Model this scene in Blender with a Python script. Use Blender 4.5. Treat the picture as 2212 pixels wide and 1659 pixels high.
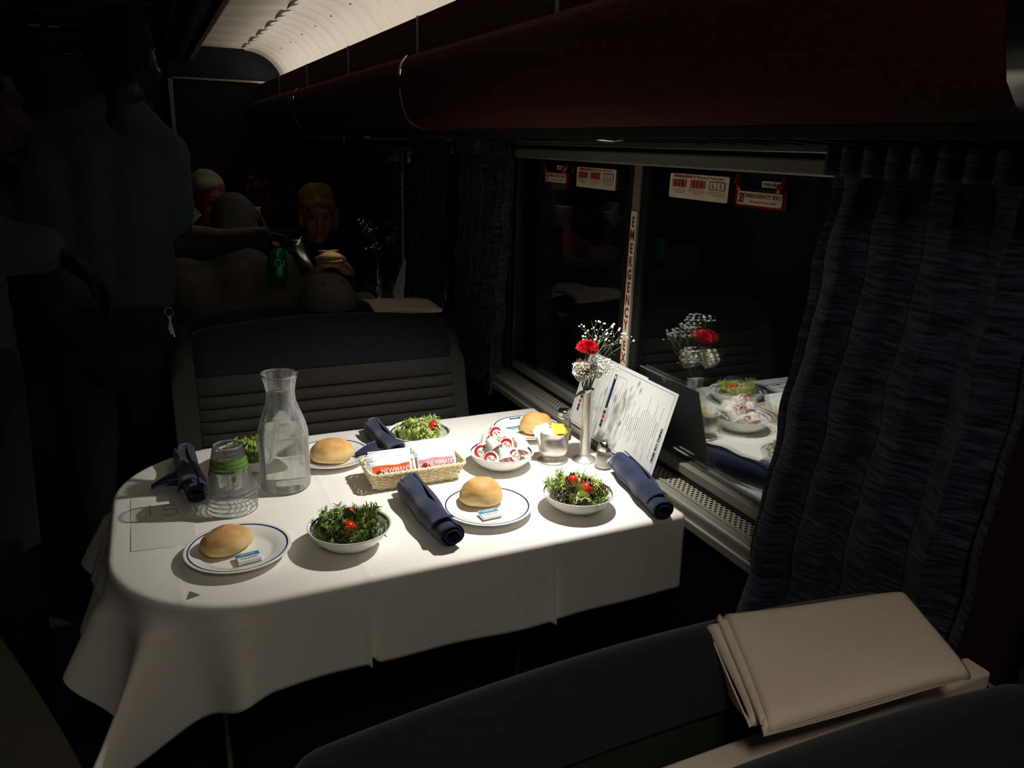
import bpy, bmesh, math, random
from mathutils import Vector, Matrix, Euler, noise
import numpy as np
PI = math.pi
for o in list(bpy.data.objects): bpy.data.objects.remove(o)
scene = bpy.context.scene
COL = scene.collection
rnd = random.Random(7)

# ------------------------------------------------------------------ camera
F_PX = 1654.5
yaw, pit, rol = [math.radians(a) for a in (25.07, 17.29, 1.79)]
fw = Vector((math.sin(yaw)*math.cos(pit), math.cos(yaw)*math.cos(pit), -math.sin(pit)))
rt = Vector((math.cos(yaw), -math.sin(yaw), 0)); up = rt.cross(fw)
rt, up = math.cos(rol)*rt + math.sin(rol)*up, -math.sin(rol)*rt + math.cos(rol)*up
cd = bpy.data.cameras.new('camera'); cam = bpy.data.objects.new('camera', cd); COL.objects.link(cam)
cd.sensor_width = 36; cd.lens = F_PX/2212*36; cd.clip_start = .02; cd.clip_end = 60
mw = Matrix((rt, up, -fw)).transposed().to_4x4(); mw.translation = (0, 0, 1.53); cam.matrix_world = mw
scene.camera = cam
# ------------------------------------------------------------------ world, exposure
w = bpy.data.worlds.new('night'); scene.world = w; w.use_nodes = True
w.node_tree.nodes['Background'].inputs[0].default_value = (.0006, .0007, .001, 1)
w.node_tree.nodes['Background'].inputs[1].default_value = 1
vs = scene.view_settings; vs.view_transform = 'Standard'; vs.look = 'None'; vs.gamma = 1; vs.use_curve_mapping = False
vs.exposure = 0.0
scene.cycles.transparent_max_bounces = 64
TABLE_SPOT_W, TABLE2_SPOT_W, BACK_FILL_W, COVE_STRENGTH = 49, 3.4, 3.2, 8.0

# ------------------------------------------------------------------ helpers
def lin(r, g, b):
    f = lambda c: (c/255/12.92) if c/255 <= .04045 else ((c/255+.055)/1.055)**2.4
    return (f(r), f(g), f(b), 1)
MATS = {}
def M(name, col, rough=.6, metal=0, var=None, bump=None, spec=.5, trans=0, ior=1.45, coat=0, sheen=0, stretch=None, emit=None, alpha=None):
    m = bpy.data.materials.new(name); m.use_nodes = True; nt = m.node_tree; b = nt.nodes['Principled BSDF']; L = nt.links
    b.inputs['Base Color'].default_value = col; b.inputs['Roughness'].default_value = rough; b.inputs['Metallic'].default_value = metal
    b.inputs['Specular IOR Level'].default_value = spec; b.inputs['IOR'].default_value = ior
    b.inputs['Transmission Weight'].default_value = trans; b.inputs['Coat Weight'].default_value = coat
    b.inputs['Sheen Weight'].default_value = sheen
    if emit: b.inputs['Emission Color'].default_value = emit[0]; b.inputs['Emission Strength'].default_value = emit[1]
    tc = nt.nodes.new('ShaderNodeTexCoord'); mp = nt.nodes.new('ShaderNodeMapping'); L.new(tc.outputs['Object'], mp.inputs[0])
    if stretch: mp.inputs['Scale'].default_value = stretch
    if var:
        n = nt.nodes.new('ShaderNodeTexNoise'); n.inputs['Scale'].default_value = var[0]; n.inputs['Detail'].default_value = 4
        L.new(mp.outputs[0], n.inputs['Vector'])
        r = nt.nodes.new('ShaderNodeValToRGB'); c2 = var[2] if len(var) > 2 else tuple(min(1, c*(1+var[1])) for c in col[:3])+(1,)
        c1 = col if len(var) > 2 else tuple(c*(1-var[1]) for c in col[:3])+(1,)
        r.color_ramp.elements[0].color = c1; r.color_ramp.elements[1].color = c2
        r.color_ramp.elements[0].position = .3; r.color_ramp.elements[1].position = .7
        L.new(n.outputs[0], r.inputs[0]); L.new(r.outputs[0], b.inputs['Base Color'])
    if bump:
        n = nt.nodes.new('ShaderNodeTexNoise'); n.inputs['Scale'].default_value = bump[0]; n.inputs['Detail'].default_value = 5
        L.new(mp.outputs[0], n.inputs['Vector'])
        bp = nt.nodes.new('ShaderNodeBump'); bp.inputs['Strength'].default_value = bump[1]; bp.inputs['Distance'].default_value = bump[2]
        L.new(n.outputs[0], bp.inputs['Height']); L.new(bp.outputs[0], b.inputs['Normal'])
    MATS[name] = m; return m
def thin_glass(name, tint, rough=.03, clear=.85, haze=0, nscale=60, hazecol=None):
    """thin clear sheet: mostly passes light straight through, with a glossy coat and (if wet) milky patches"""
    m = bpy.data.materials.new(name); m.use_nodes = True; nt = m.node_tree; nt.nodes.clear(); L = nt.links
    out = nt.nodes.new('ShaderNodeOutputMaterial'); tr = nt.nodes.new('ShaderNodeBsdfTransparent'); gl = nt.nodes.new('ShaderNodeBsdfGlossy')
    tr.inputs[0].default_value = tint; gl.inputs['Roughness'].default_value = rough
    fr = nt.nodes.new('ShaderNodeLayerWeight'); fr.inputs[0].default_value = 1-clear
    mx = nt.nodes.new('ShaderNodeMixShader'); L.new(fr.outputs['Fresnel'], mx.inputs[0]); L.new(tr.outputs[0], mx.inputs[1]); L.new(gl.outputs[0], mx.inputs[2])
    last = mx
    if haze:
        df = nt.nodes.new('ShaderNodeBsdfDiffuse'); df.inputs[0].default_value = hazecol or (.8, .8, .78, 1)
        tl = nt.nodes.new('ShaderNodeBsdfTranslucent'); tl.inputs[0].default_value = hazecol or (.8, .8, .78, 1)
        md = nt.nodes.new('ShaderNodeMixShader'); md.inputs[0].default_value = .5; L.new(df.outputs[0], md.inputs[1]); L.new(tl.outputs[0], md.inputs[2])
        n = nt.nodes.new('ShaderNodeTexNoise'); n.inputs['Scale'].default_value = nscale; n.inputs['Detail'].default_value = 5
        tc = nt.nodes.new('ShaderNodeTexCoord'); mp = nt.nodes.new('ShaderNodeMapping'); mp.inputs['Scale'].default_value = (1, 1, .16)
        L.new(tc.outputs['Object'], mp.inputs[0]); L.new(mp.outputs[0], n.inputs['Vector'])
        r = nt.nodes.new('ShaderNodeMapRange'); r.inputs[1].default_value = .35; r.inputs[2].default_value = .7; r.inputs[3].default_value = haze*.25; r.inputs[4].default_value = haze
        L.new(n.outputs[0], r.inputs[0])
        m2 = nt.nodes.new('ShaderNodeMixShader'); L.new(r.outputs[0], m2.inputs[0]); L.new(mx.outputs[0], m2.inputs[1]); L.new(md.outputs[0], m2.inputs[2]); last = m2
    L.new(last.outputs[0], out.inputs[0]); MATS[name] = m; return m

class G:
    """collects geometry, builds ONE mesh object"""
    def __init__(s): s.v = []; s.f = []
    def add(s, v, f):
        o = len(s.v); s.v += [tuple(p) for p in v]; s.f += [tuple(i+o for i in q) for q in f]; return s
    def box(s, c, d, rot=None, taper=1):
        x, y, z = d[0]/2, d[1]/2, d[2]/2; t = taper
        v = [Vector(p) for p in ((-x, -y, -z), (x, -y, -z), (x, y, -z), (-x, y, -z), (-x*t, -y*t, z), (x*t, -y*t, z), (x*t, y*t, z), (-x*t, y*t, z))]
        if rot: R = Euler(rot).to_matrix(); v = [R @ p for p in v]
        return s.add([p+Vector(c) for p in v], [(3, 2, 1, 0), (4, 5, 6, 7), (0, 1, 5, 4), (1, 2, 6, 5), (2, 3, 7, 6), (3, 0, 4, 7)])
    def bx(s, x0, x1, y0, y1, z0, z1): return s.box(((x0+x1)/2, (y0+y1)/2, (z0+z1)/2), (x1-x0, y1-y0, z1-z0))
    def lathe(s, prof, n=32, c=(0, 0, 0), closed=False):
        v = []; f = []; m = len(prof)
        for i in range(n):
            a = 2*PI*i/n
            for r, z in prof: v.append((c[0]+r*math.cos(a), c[1]+r*math.sin(a), c[2]+z))
        for i in range(n):
            for j in range(m if closed else m-1):
                k = (j+1) % m; a, b = i*m, ((i+1) % n)*m
                f.append((a+j, b+j, b+k, a+k))
        return s.add(v, f)
    def tube(s, path, r, n=6, closed=False, cap=True):
        P = [Vector(p) for p in path]; N = len(P); v = []; f = []
        ref = None
        for i in range(N):
            t = (P[(i+1) % N]-P[i-1]) if closed else (P[min(i+1, N-1)]-P[max(i-1, 0)])
            t.normalize()
            if ref is None: ref = Vector((0, 0, 1)) if abs(t.z) < .9 else Vector((1, 0, 0))
            a = (ref - t*ref.dot(t)).normalized(); ref = a; b = t.cross(a)
            rr = r[i] if hasattr(r, '__len__') else r
            for k in range(n):
                q = 2*PI*k/n; v.append(P[i] + a*rr*math.cos(q) + b*rr*math.sin(q))
        for i in range(N if closed else N-1):
            j = (i+1) % N
            for k in range(n): f.append((i*n+k, i*n+(k+1) % n, j*n+(k+1) % n, j*n+k))
        if cap and not closed: f += [tuple(range(n))[::-1], tuple((N-1)*n+k for k in range(n))]
        return s.add(v, f)
    def grid(s, fn, nu, nv, wrapu=False):
        v = [fn(i/(nu if wrapu else nu-1), j/(nv-1)) for i in range(nu) for j in range(nv)]; f = []
        for i in range(nu if wrapu else nu-1):
            for j in range(nv-1):
                k = (i+1) % nu; f.append((i*nv+j, k*nv+j, k*nv+j+1, i*nv+j+1))
        return s.add(v, f)
    def ell(s, c, r, nu=14, nv=8, rot=None):
        R = Euler(rot).to_matrix() if rot else Matrix.Identity(3)
        def fn(u, v):
            a, b = 2*PI*u, PI*(v*.998+.001)
            return Vector(c) + R @ Vector((r[0]*math.sin(b)*math.cos(a), r[1]*math.sin(b)*math.sin(a), -r[2]*math.cos(b)))
        return s.grid(fn, nu, nv, True)
    def extr(s, poly, z0, z1):
        n = len(poly); v = [(p[0], p[1], z0) for p in poly]+[(p[0], p[1], z1) for p in poly]
        f = [tuple(range(n))[::-1], tuple(range(n, 2*n))]+[(i, (i+1) % n, n+(i+1) % n, n+i) for i in range(n)]
        return s.add(v, f)
    def mesh(s, name, smooth=True, bevel=0, solid=0, sub=0, angle=None):
        me = bpy.data.meshes.new(name); me.from_pydata(s.v, [], s.f); me.update()
        if smooth: me.shade_smooth()
        return me
    def build(s, name, mat, parent=None, smooth=True, bevel=0, solid=0, sub=0, loc=None, rot=None, seg=2):
        me = s.mesh(name, smooth); return put(name, me, mat, parent, bevel, solid, sub, loc, rot, seg)
def put(name, me, mat, parent=None, bevel=0, solid=0, sub=0, loc=None, rot=None, seg=2):
    o = bpy.data.objects.new(name, me); COL.objects.link(o)
    if mat and not len(me.materials): me.materials.append(MATS[mat] if isinstance(mat, str) else mat)
    if parent: o.parent = parent
    if loc: o.location = loc
    if rot: o.rotation_euler = rot
    if solid: md = o.modifiers.new('thick', 'SOLIDIFY'); md.thickness = solid; md.offset = 0
    if bevel: md = o.modifiers.new('bev', 'BEVEL'); md.width = bevel; md.segments = seg; md.limit_method = 'ANGLE'; md.harden_normals = False
    if sub: md = o.modifiers.new('sub', 'SUBSURF'); md.levels = sub; md.render_levels = sub
    return o
def tag(o, label=None, cat=None, group=None, kind=None):
    if label: o['label'] = label
    if cat: o['category'] = cat
    if group: o['group'] = group
    if kind: o['kind'] = kind
    return o
def thing(name, label, cat, loc=(0, 0, 0), rotz=0, group=None, rot=None):
    o = bpy.data.objects.new(name, None); o.empty_display_size = .05; COL.objects.link(o)
    o.location = loc; o.rotation_euler = rot if rot else (0, 0, rotz); return tag(o, label, cat, group)
def struct(o): o['kind'] = 'structure'; return o
def text(s, size, mat, parent, loc, rot, name='lettering', sx=1, th=.0004, align='CENTER', mtx=None, shear=0, bold=0):
    c = bpy.data.curves.new('t', 'FONT'); c.body = s; c.size = size; c.align_x = align; c.align_y = 'CENTER'; c.extrude = th; c.shear = shear; c.resolution_u = 3; c.offset = bold
    t = bpy.data.objects.new('t', c); COL.objects.link(t)
    me = bpy.data.meshes.new_from_object(t); bpy.data.objects.remove(t); bpy.data.curves.remove(c)
    for v in me.vertices: v.co.x *= sx
    o = put(name, me, mat, parent)
    if mtx is not None: o.matrix_local = mtx
    else: o.location = loc; o.rotation_euler = rot
    return o
def copy_tree(o, parent=None):
    c = o.copy(); COL.objects.link(c); c.parent = parent
    for ch in list(o.children): copy_tree(ch, c)
    return c

# ------------------------------------------------------------------ materials
M('cloth_white', lin(236, 232, 224), .85, var=(3, .03), bump=(900, .15, .0004), sheen=.1)
M('linen_cream', lin(226, 212, 196), .9, var=(6, .04), bump=(900, .2, .0004))
M('china', lin(240, 240, 236), .12, coat=.4)
M('navy_glaze', lin(28, 34, 92), .15)
M('napkin_navy', lin(20, 33, 66), .9, var=(30, .12), bump=(1200, .3, .0005), sheen=.2)
M('steel', lin(200, 198, 192), .22, 1, var=(40, .06))
M('steel_satin', lin(206, 203, 194), .40, 1, var=(60, .05))
M('steel_dark', lin(120, 118, 114), .35, 1)
M('alu', lin(170, 168, 160), .38, .9, var=(12, .05))
M('frame_grey', lin(140, 137, 126), .5, .3, var=(30, .05))
M('rubber', lin(14, 14, 14), .6)
M('black', lin(8, 8, 8), .5)
M('brown_carpet', lin(62, 31, 25), .95, var=(160, .25), bump=(500, .6, .002), spec=.1, stretch=(1, .4, 1))
M('brown_panel', lin(44, 22, 16), .8, var=(40, .15))
M('ceiling_white', lin(214, 208, 196), .5, var=(4, .03))
M('ceiling_dark', lin(54, 54, 54), .6, var=(6, .08))
M('cove_lamp', (1, .93, .82, 1), .5, emit=((1, .92, .80, 1), COVE_STRENGTH))
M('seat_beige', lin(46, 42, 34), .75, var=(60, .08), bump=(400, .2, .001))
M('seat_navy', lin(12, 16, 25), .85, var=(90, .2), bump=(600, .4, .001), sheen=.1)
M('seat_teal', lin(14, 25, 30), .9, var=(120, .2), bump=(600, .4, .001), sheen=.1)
M('seat_olive', lin(50, 48, 36), .9, var=(50, .1))
M('wall_dark', lin(20, 24, 28), .8, var=(20, .1))
M('floor_carpet', lin(34, 34, 40), .95, var=(80, .3))
M('paper', lin(232, 232, 228), .6, var=(8, .02))
M('paper_cloth', lin(226, 222, 214), .8)
M('ink', lin(40, 42, 52), .7)
M('ink_grey', lin(96, 98, 104), .7)
M('ink_navy', lin(34, 48, 92), .5)
M('ink_red', lin(186, 34, 34), .5)
M('ink_teal', lin(38, 138, 168), .4)
M('pencil', lin(120, 118, 116), .7)
M('sticker_cream', lin(236, 230, 200), .45, emit=None)
M('sticker_red', lin(160, 28, 36), .45)
M('sticker_pink', lin(190, 96, 86), .45)
M('red_plastic', lin(140, 22, 30), .4)
M('wicker', lin(240, 226, 184), .6, var=(60, .15), bump=(200, .2, .001))
M('packet_white', lin(238, 238, 234), .3, coat=.3)
M('packet_blue', lin(206, 222, 228), .3, coat=.3)
M('packet_pink', lin(240, 158, 172), .3, coat=.3)
M('packet_orange', lin(240, 104, 52), .3, coat=.3)
M('packet_magenta', lin(186, 50, 110), .3, coat=.3)
M('packet_yellow', lin(242, 220, 90), .5)
M('print_green', lin(70, 140, 90), .5)
M('print_gold', lin(232, 170, 50), .5)
M('print_dark_red', lin(120, 20, 34), .5)
M('cream_cup', lin(244, 240, 226), .35, trans=.0)
M('foil_white', lin(240, 238, 232), .35)
M('tomato', lin(206, 44, 26), .15, coat=.5, var=(20, .15))
M('leaf_light', lin(166, 190, 78), .45, var=(70, 0, lin(226, 230, 160)))
M('leaf_mid', lin(104, 138, 52), .45, var=(70, 0, lin(172, 192, 98)))
M('leaf_dark', lin(56, 84, 38), .45, var=(70, 0, lin(112, 136, 66)))
M('leaf_purple', lin(50, 26, 36), .4, var=(60, 0, lin(96, 84, 56)))
M('petal_red', lin(204, 26, 44), .6, var=(40, .15))
M('petal_white', lin(240, 236, 220), .6, var=(30, .03))
M('stem_green', lin(74, 96, 52), .6)
M('twig', lin(128, 136, 104), .7)
M('salt_grain', lin(238, 238, 234), .9, bump=(400, .5, .001))
M('pepper_grain', lin(60, 50, 44), .9, var=(300, .5))
M('shirt_blue', lin(40, 49, 65), .9, var=(4, .06), bump=(12, .3, .01))
M('trousers', lin(12, 12, 16), .9)
M('skin_dark', lin(26, 15, 12), .5, spec=.2, var=(14, .08))
M('skin_brown', lin(30, 15, 10), .6, spec=.15, var=(14, .08))
M('skin_pale', lin(146, 100, 76), .5, var=(14, .06))
M('skin_ruddy', lin(128, 70, 56), .5, var=(14, .08))
M('hair_white', lin(156, 148, 132), .8, bump=(160, .8, .004), stretch=(1, 1, .2))
M('hair_grey', lin(84, 80, 74), .8, bump=(160, .8, .004), stretch=(1, 1, .2))
M('hair_blond', lin(120, 92, 56), .7, bump=(160, .8, .004), stretch=(1, 1, .2))
M('hair_dark', lin(8, 6, 5), .9, spec=.1, bump=(160, .8, .004), stretch=(1, 1, .2))
M('shirt_grey', lin(100, 93, 80), .95, var=(8, .06), bump=(14, .4, .01))
M('shirt_red', lin(110, 22, 30), .9)
M('cardigan_black', lin(14, 13, 15), .9)
M('lips', lin(150, 60, 58), .5)
M('eye_dark', lin(30, 20, 18), .4)
M('cap_grey', lin(92, 88, 83), .95, var=(80, .1), bump=(700, .3, .0006))
M('can_green', lin(16, 92, 60), .25, .5)
M('can_mark', lin(150, 190, 160), .4)
M('bun', lin(214, 168, 96), .7, var=(40, .15))
M('lettuce_slice', lin(170, 180, 90), .5)
M('lamp_glow', (1, .95, .86, 1), .4, emit=((1, .93, .82, 1), 6))
M('keyring', lin(190, 190, 190), .2, 1)
# bread crust: brown on top, pale below (the crust's own colour)
m = M('crust', lin(222, 176, 104), .65, bump=(60, .25, .002)); nt = m.node_tree
tc = nt.nodes.new('ShaderNodeTexCoord'); sx = nt.nodes.new('ShaderNodeSeparateXYZ'); nt.links.new(tc.outputs['Generated'], sx.inputs[0])
nz = nt.nodes.new('ShaderNodeTexNoise'); nz.inputs['Scale'].default_value = 3.2; nz.inputs['Detail'].default_value = 5; nt.links.new(tc.outputs['Generated'], nz.inputs['Vector'])
ad = nt.nodes.new('ShaderNodeMath'); ad.operation = 'MULTIPLY_ADD'; ad.inputs[1].default_value = .62; nt.links.new(nz.outputs[0], ad.inputs[0])
sc_ = nt.nodes.new('ShaderNodeMath'); sc_.operation = 'MULTIPLY'; sc_.inputs[1].default_value = .52; nt.links.new(sx.outputs[2], sc_.inputs[0]); nt.links.new(sc_.outputs[0], ad.inputs[2])
rp = nt.nodes.new('ShaderNodeValToRGB'); rp.color_ramp.elements[0].position = .30; rp.color_ramp.elements[0].color = lin(238, 212, 158)
rp.color_ramp.elements[1].position = 1.0; rp.color_ramp.elements[1].color = lin(186, 122, 62)
e = rp.color_ramp.elements.new(.62); e.color = lin(222, 176, 108)
nt.links.new(ad.outputs[0], rp.inputs[0]); nt.links.new(rp.outputs[0], nt.nodes['Principled BSDF'].inputs['Base Color'])
# curtain: navy with fine horizontal crinkle
m = M('curtain', lin(62, 76, 110), .9, sheen=.1); nt = m.node_tree; b = nt.nodes['Principled BSDF']
tc = nt.nodes.new('ShaderNodeTexCoord'); mp = nt.nodes.new('ShaderNodeMapping'); mp.inputs['Scale'].default_value = (22, 22, 190); nt.links.new(tc.outputs['Object'], mp.inputs[0])
nz = nt.nodes.new('ShaderNodeTexNoise'); nz.inputs['Scale'].default_value = 1; nz.inputs['Detail'].default_value = 3; nt.links.new(mp.outputs[0], nz.inputs['Vector'])
rp = nt.nodes.new('ShaderNodeValToRGB'); rp.color_ramp.elements[0].color = lin(9, 13, 25); rp.color_ramp.elements[1].color = lin(66, 78, 104); rp.color_ramp.elements[0].position = .38; rp.color_ramp.elements[1].position = .72
nt.links.new(nz.outputs[0], rp.inputs[0]); nt.links.new(rp.outputs[0], b.inputs['Base Color'])
bp = nt.nodes.new('ShaderNodeBump'); bp.inputs['Strength'].default_value = .8; bp.inputs['Distance'].default_value = .004; nt.links.new(nz.outputs[0], bp.inputs['Height']); nt.links.new(bp.outputs[0], b.inputs['Normal'])
# perforated grille: staggered round holes
m = M('grille', lin(176, 170, 152), .45, .4); nt = m.node_tree; b = nt.nodes['Principled BSDF']
tc = nt.nodes.new('ShaderNodeTexCoord'); mp = nt.nodes.new('ShaderNodeMapping'); mp.inputs['Rotation'].default_value = (0, 0, PI/4); mp.inputs['Scale'].default_value = (84, 84, 0); nt.links.new(tc.outputs['Object'], mp.inputs[0])
vo = nt.nodes.new('ShaderNodeTexVoronoi'); vo.inputs['Scale'].default_value = 1; vo.inputs['Randomness'].default_value = 0; nt.links.new(mp.outputs[0], vo.inputs['Vector'])
rp = nt.nodes.new('ShaderNodeValToRGB'); rp.color_ramp.elements[0].position = .30; rp.color_ramp.elements[0].color = (.003, .003, .003, 1); rp.color_ramp.elements[1].position = .34; rp.color_ramp.elements[1].color = lin(186, 180, 160)
nt.links.new(vo.outputs['Distance'], rp.inputs[0]); nt.links.new(rp.outputs[0], b.inputs['Base Color'])
# window panes: clear, night behind
M('pane', (.9, .92, .92, 1), 0, trans=1, ior=1.9)
thin_glass('cup_clear', (.98, .985, .98, 1), .05, .84, .10, 40)
thin_glass('cup_rim', (.9, .91, .9, 1), .08, .6, .45, 30)
thin_glass('shaker_glass', (.96, .96, .95, 1), .05, .8, .12, 60)
thin_glass('cup_far', (.9, .9, .9, 1), .1, .7, .5, 40)
# green-printed cup
m = thin_glass('cup_print', (.93, .94, .93, 1), .06, .82, .22, 40)
M('cup_green', lin(96, 140, 52), .4)
# carafe glass (wet, cloudy) and its water
thin_glass('carafe_glass', (.97, .97, .96, 1), .06, .82, .60, 70)
M('water', (.95, .97, .96, 1), .0, trans=1, ior=1.33)
# ------------------------------------------------------------------ the car: floor, walls, ceiling
TZ = .75
struct(G().bx(-1.85, 1.25, -1.6, 7.3, -.05, 0).build('floor', 'floor_carpet', smooth=False))
wr = struct(G().bx(1.07, 1.25, -1.6, 7.2, 0, .715).build('wall_right', 'wall_dark', smooth=False))
WIN = [(-1.08, .37), (.95, 2.40), (2.98, 4.43), (5.01, 6.46)]
edges = [-1.6]+[e for wv in WIN for e in wv]+[7.2]
for i in range(0, len(edges), 2):
    G().bx(1.10, 1.25, edges[i], edges[i+1], .715, 1.60).build('pillar_panel', 'brown_panel', wr, smooth=False, bevel=.01)
G().bx(1.14, 1.25, -1.6, 7.2, 1.60, 2.3).build('upper_wall', 'brown_panel', wr, smooth=False)
for y0, y1 in WIN: G().bx(1.14, 1.25, y0, y1, .715, .762).build('sill_infill', 'wall_dark', wr, smooth=False)
struct(G().bx(-1.95, -1.85, -1.6, 7.3, 0, 2.25).build('wall_left', 'wall_dark', smooth=False))
struct(G().bx(-1.95, 1.25, -1.7, -1.6, 0, 2.25).build('wall_back', 'wall_dark', smooth=False))
wf = struct(G().bx(.22, 1.25, 6.9, 7.0, 0, 2.3).bx(-1.95, -.62, 6.9, 7.0, 0, 2.3).build('wall_far', 'wall_dark', smooth=False))
struct(G().bx(-.62, .22, 7.02, 7.06, 0, 2.1).build('door_1', 'ceiling_dark', smooth=False))
struct(G().bx(.20, .235, 6.86, 6.9, 1.42, 1.95).build('trim_1', 'steel_dark', smooth=False, bevel=.004))
struct(G().bx(.24, 1.06, 6.87, 6.9, 1.945, 1.965).build('trim_2', 'steel_dark', smooth=False, bevel=.003))
# ceiling: dark centre soffit + ribbed vault above the luggage bin
cl = struct(G().bx(-1.95, .375, -1.6, 7.0, 2.10, 2.30).build('ceiling', 'ceiling_dark', smooth=False))
for k in range(14):
    G().bx(-1.7, .10, -.9+k*.56, -.88+k*.56, 2.085, 2.10).build('ceiling_batten', 'ceiling_dark', cl, smooth=False)
for xx in (.15, .25): G().bx(xx, xx+.03, -1.5, 6.9, 2.08, 2.10).build('ceiling_track', 'black', cl, smooth=False, bevel=.004)
G().bx(.36, .395, -1.5, 6.9, 2.09, 2.20).build('soffit_edge', 'frame_grey', cl, smooth=False, bevel=.006)
PITCH = .43
def corr(y):
    t = (y/PITCH) % 1
    return .020*(min(1, max(0, (.5-abs(t-.5))*3.6-.30)))**.8
def flatp(u, v):
    x = .39+.394*v; y = -1.5+8.38*u
    e = min(1, max(0, (x-.42)/.02))
    return (x, y, 2.20-corr(y)*e)
G().grid(flatp, 900, 22).build('corrugated_panel', 'ceiling_white', cl)
def vault(u, v):
    y = -1.5+8.38*u; a = v*1.25*PI/2
    rr = 0
    for p, wd, hh in ((.0, .035, .010), (.215, .02, .006)):
        t = ((y-p)/PITCH+.5) % 1-.5; rr += hh*math.exp(-(t*PITCH/wd)**2)
    if a > PI/2: return (1.08-rr, y, 1.93-(a-PI/2)*.28)
    return (.784+(.296-rr)*math.sin(a), y, 1.925+(.27-rr)*math.cos(a))
G().grid(vault, 900, 26).build('vault_panel', 'ceiling_white', cl)
for k in range(40):      # stepped, toothed joint strip between flat panel and vault
    y0 = -1.5+k*PITCH/2
    if y0 > 6.6: break
    G().extr([(.786, y0), (.786, y0+PITCH/2-.01), (.742, y0+PITCH/2-.01), (.742, y0+.10), (.768, y0)], 2.174, 2.198).build('joint_tooth', 'ceiling_white', cl, smooth=False)
for k in range(16):      # screws on the vault
    y = .1+k*PITCH; G().ell((.95, y, 2.148), (.007, .007, .005), 8, 5).build('screw', 'steel_dark', cl)
for (x, y) in ((-.44, 5.18), (-.41, 6.88-.0)):
    t = thing('ceiling_lamp', 'small dark ceiling lamp with two pale lenses, %s' % ('nearer one above the standing attendant' if y < 6 else 'farther one low above the attendant'), 'lamp', (x, y, 2.085))
    G().bx(-.08, .08, -.05, .05, -.012, 0).build('housing', 'ceiling_dark', t, smooth=False, bevel=.004)
    for s in (-1, 1): G().bx(s*.045-.025, s*.045+.025, -.03, .03, -.018, -.012).build('lens', 'paper', t, smooth=False, bevel=.004)
lamp = G().bx(.905, .935, -1.4, 6.8, 1.922, 1.936).build('cove_lamp', 'cove_lamp', smooth=False)
tag(lamp, 'long warm white cove light hidden behind the upper bin panels', 'light strip')

# ledge with perforated heater grille under the windows
def prof_y(pr, y0, y1, name, mat, parent=None, bevel=0, smooth=False):
    g = G(); n = len(pr); g.add([(x, y0, z) for x, z in pr]+[(x, y1, z) for x, z in pr], [(i, i+1, n+i+1, n+i) for i in range(n-1)]); return g.build(name, mat, parent, smooth)
lg = struct(G().bx(1.032, 1.075, -1.6, 6.9, .715, .764).build('trim_3', 'frame_grey', smooth=False, bevel=.006))
G().bx(1.024, 1.034, -1.6, 6.9, .716, .738).build('front_lip', 'frame_grey', lg, smooth=False, bevel=.003)
G().bx(1.0635, 1.1195, -1.6, 6.9, .757, .7635).build('grille', 'grille', lg, smooth=False)
G().bx(1.058, 1.0645, -1.6, 6.9, .757, .768).build('grille_edge', 'frame_grey', lg, smooth=False, bevel=.002)
# windows
for wi, (y0, y1) in enumerate(WIN):
    wn = bpy.data.objects.new('window_%d' % (wi+1), None); COL.objects.link(wn); wn['kind'] = 'structure'
    ym = (y0+y1)/2
    G().bx(1.108, 1.14, y0, y1, .779, .803).build('bottom_frame', 'frame_grey', wn, smooth=False, bevel=.003)
    G().bx(1.112, 1.14, y0, y1, .7635, .779).build('gasket', 'rubber', wn, smooth=False)
    G().bx(1.09, 1.13, y0-.02, y1+.02, 1.493, 1.523).build('head_frame', 'frame_grey', wn, smooth=False, bevel=.004)
    G().bx(1.085, 1.13, y0-.02, y1+.02, 1.533, 1.541).build('curtain_rail', 'alu', wn, smooth=False, bevel=.002)
    G().bx(1.11, 1.13, y0-.02, y1+.02, 1.523, 1.6).build('head_gasket', 'rubber', wn, smooth=False)
    G().bx(1.112, 1.128, ym-.016, ym+.016, .803, 1.494).build('mullion', 'frame_grey', wn, smooth=False, bevel=.003)
    G().bx(1.114, 1.16, ym-.045, ym-.016, .803, 1.494).build('gasket', 'rubber', wn, smooth=False, bevel=.006)
    G().bx(1.114, 1.16, ym+.016, ym+.045, .803, 1.494).build('gasket', 'rubber', wn, smooth=False, bevel=.006)
    for s, (a, b) in enumerate(((y0, ym-.02), (ym+.02, y1))):
        G().bx(1.126, 1.130, a, b, .80, 1.50).build('pane', 'pane', wn, smooth=False)
        G().bx(1.138, 1.142, a, b, .80, 1.50).build('outer_pane', 'pane', wn, smooth=False)
    for a, b in ((y0-.005, y0+.03), (y1-.03, y1+.005)): G().bx(1.105, 1.16, a, b, .78, 1.50).build('side_gasket', 'rubber', wn, smooth=False, bevel=.006)

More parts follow.
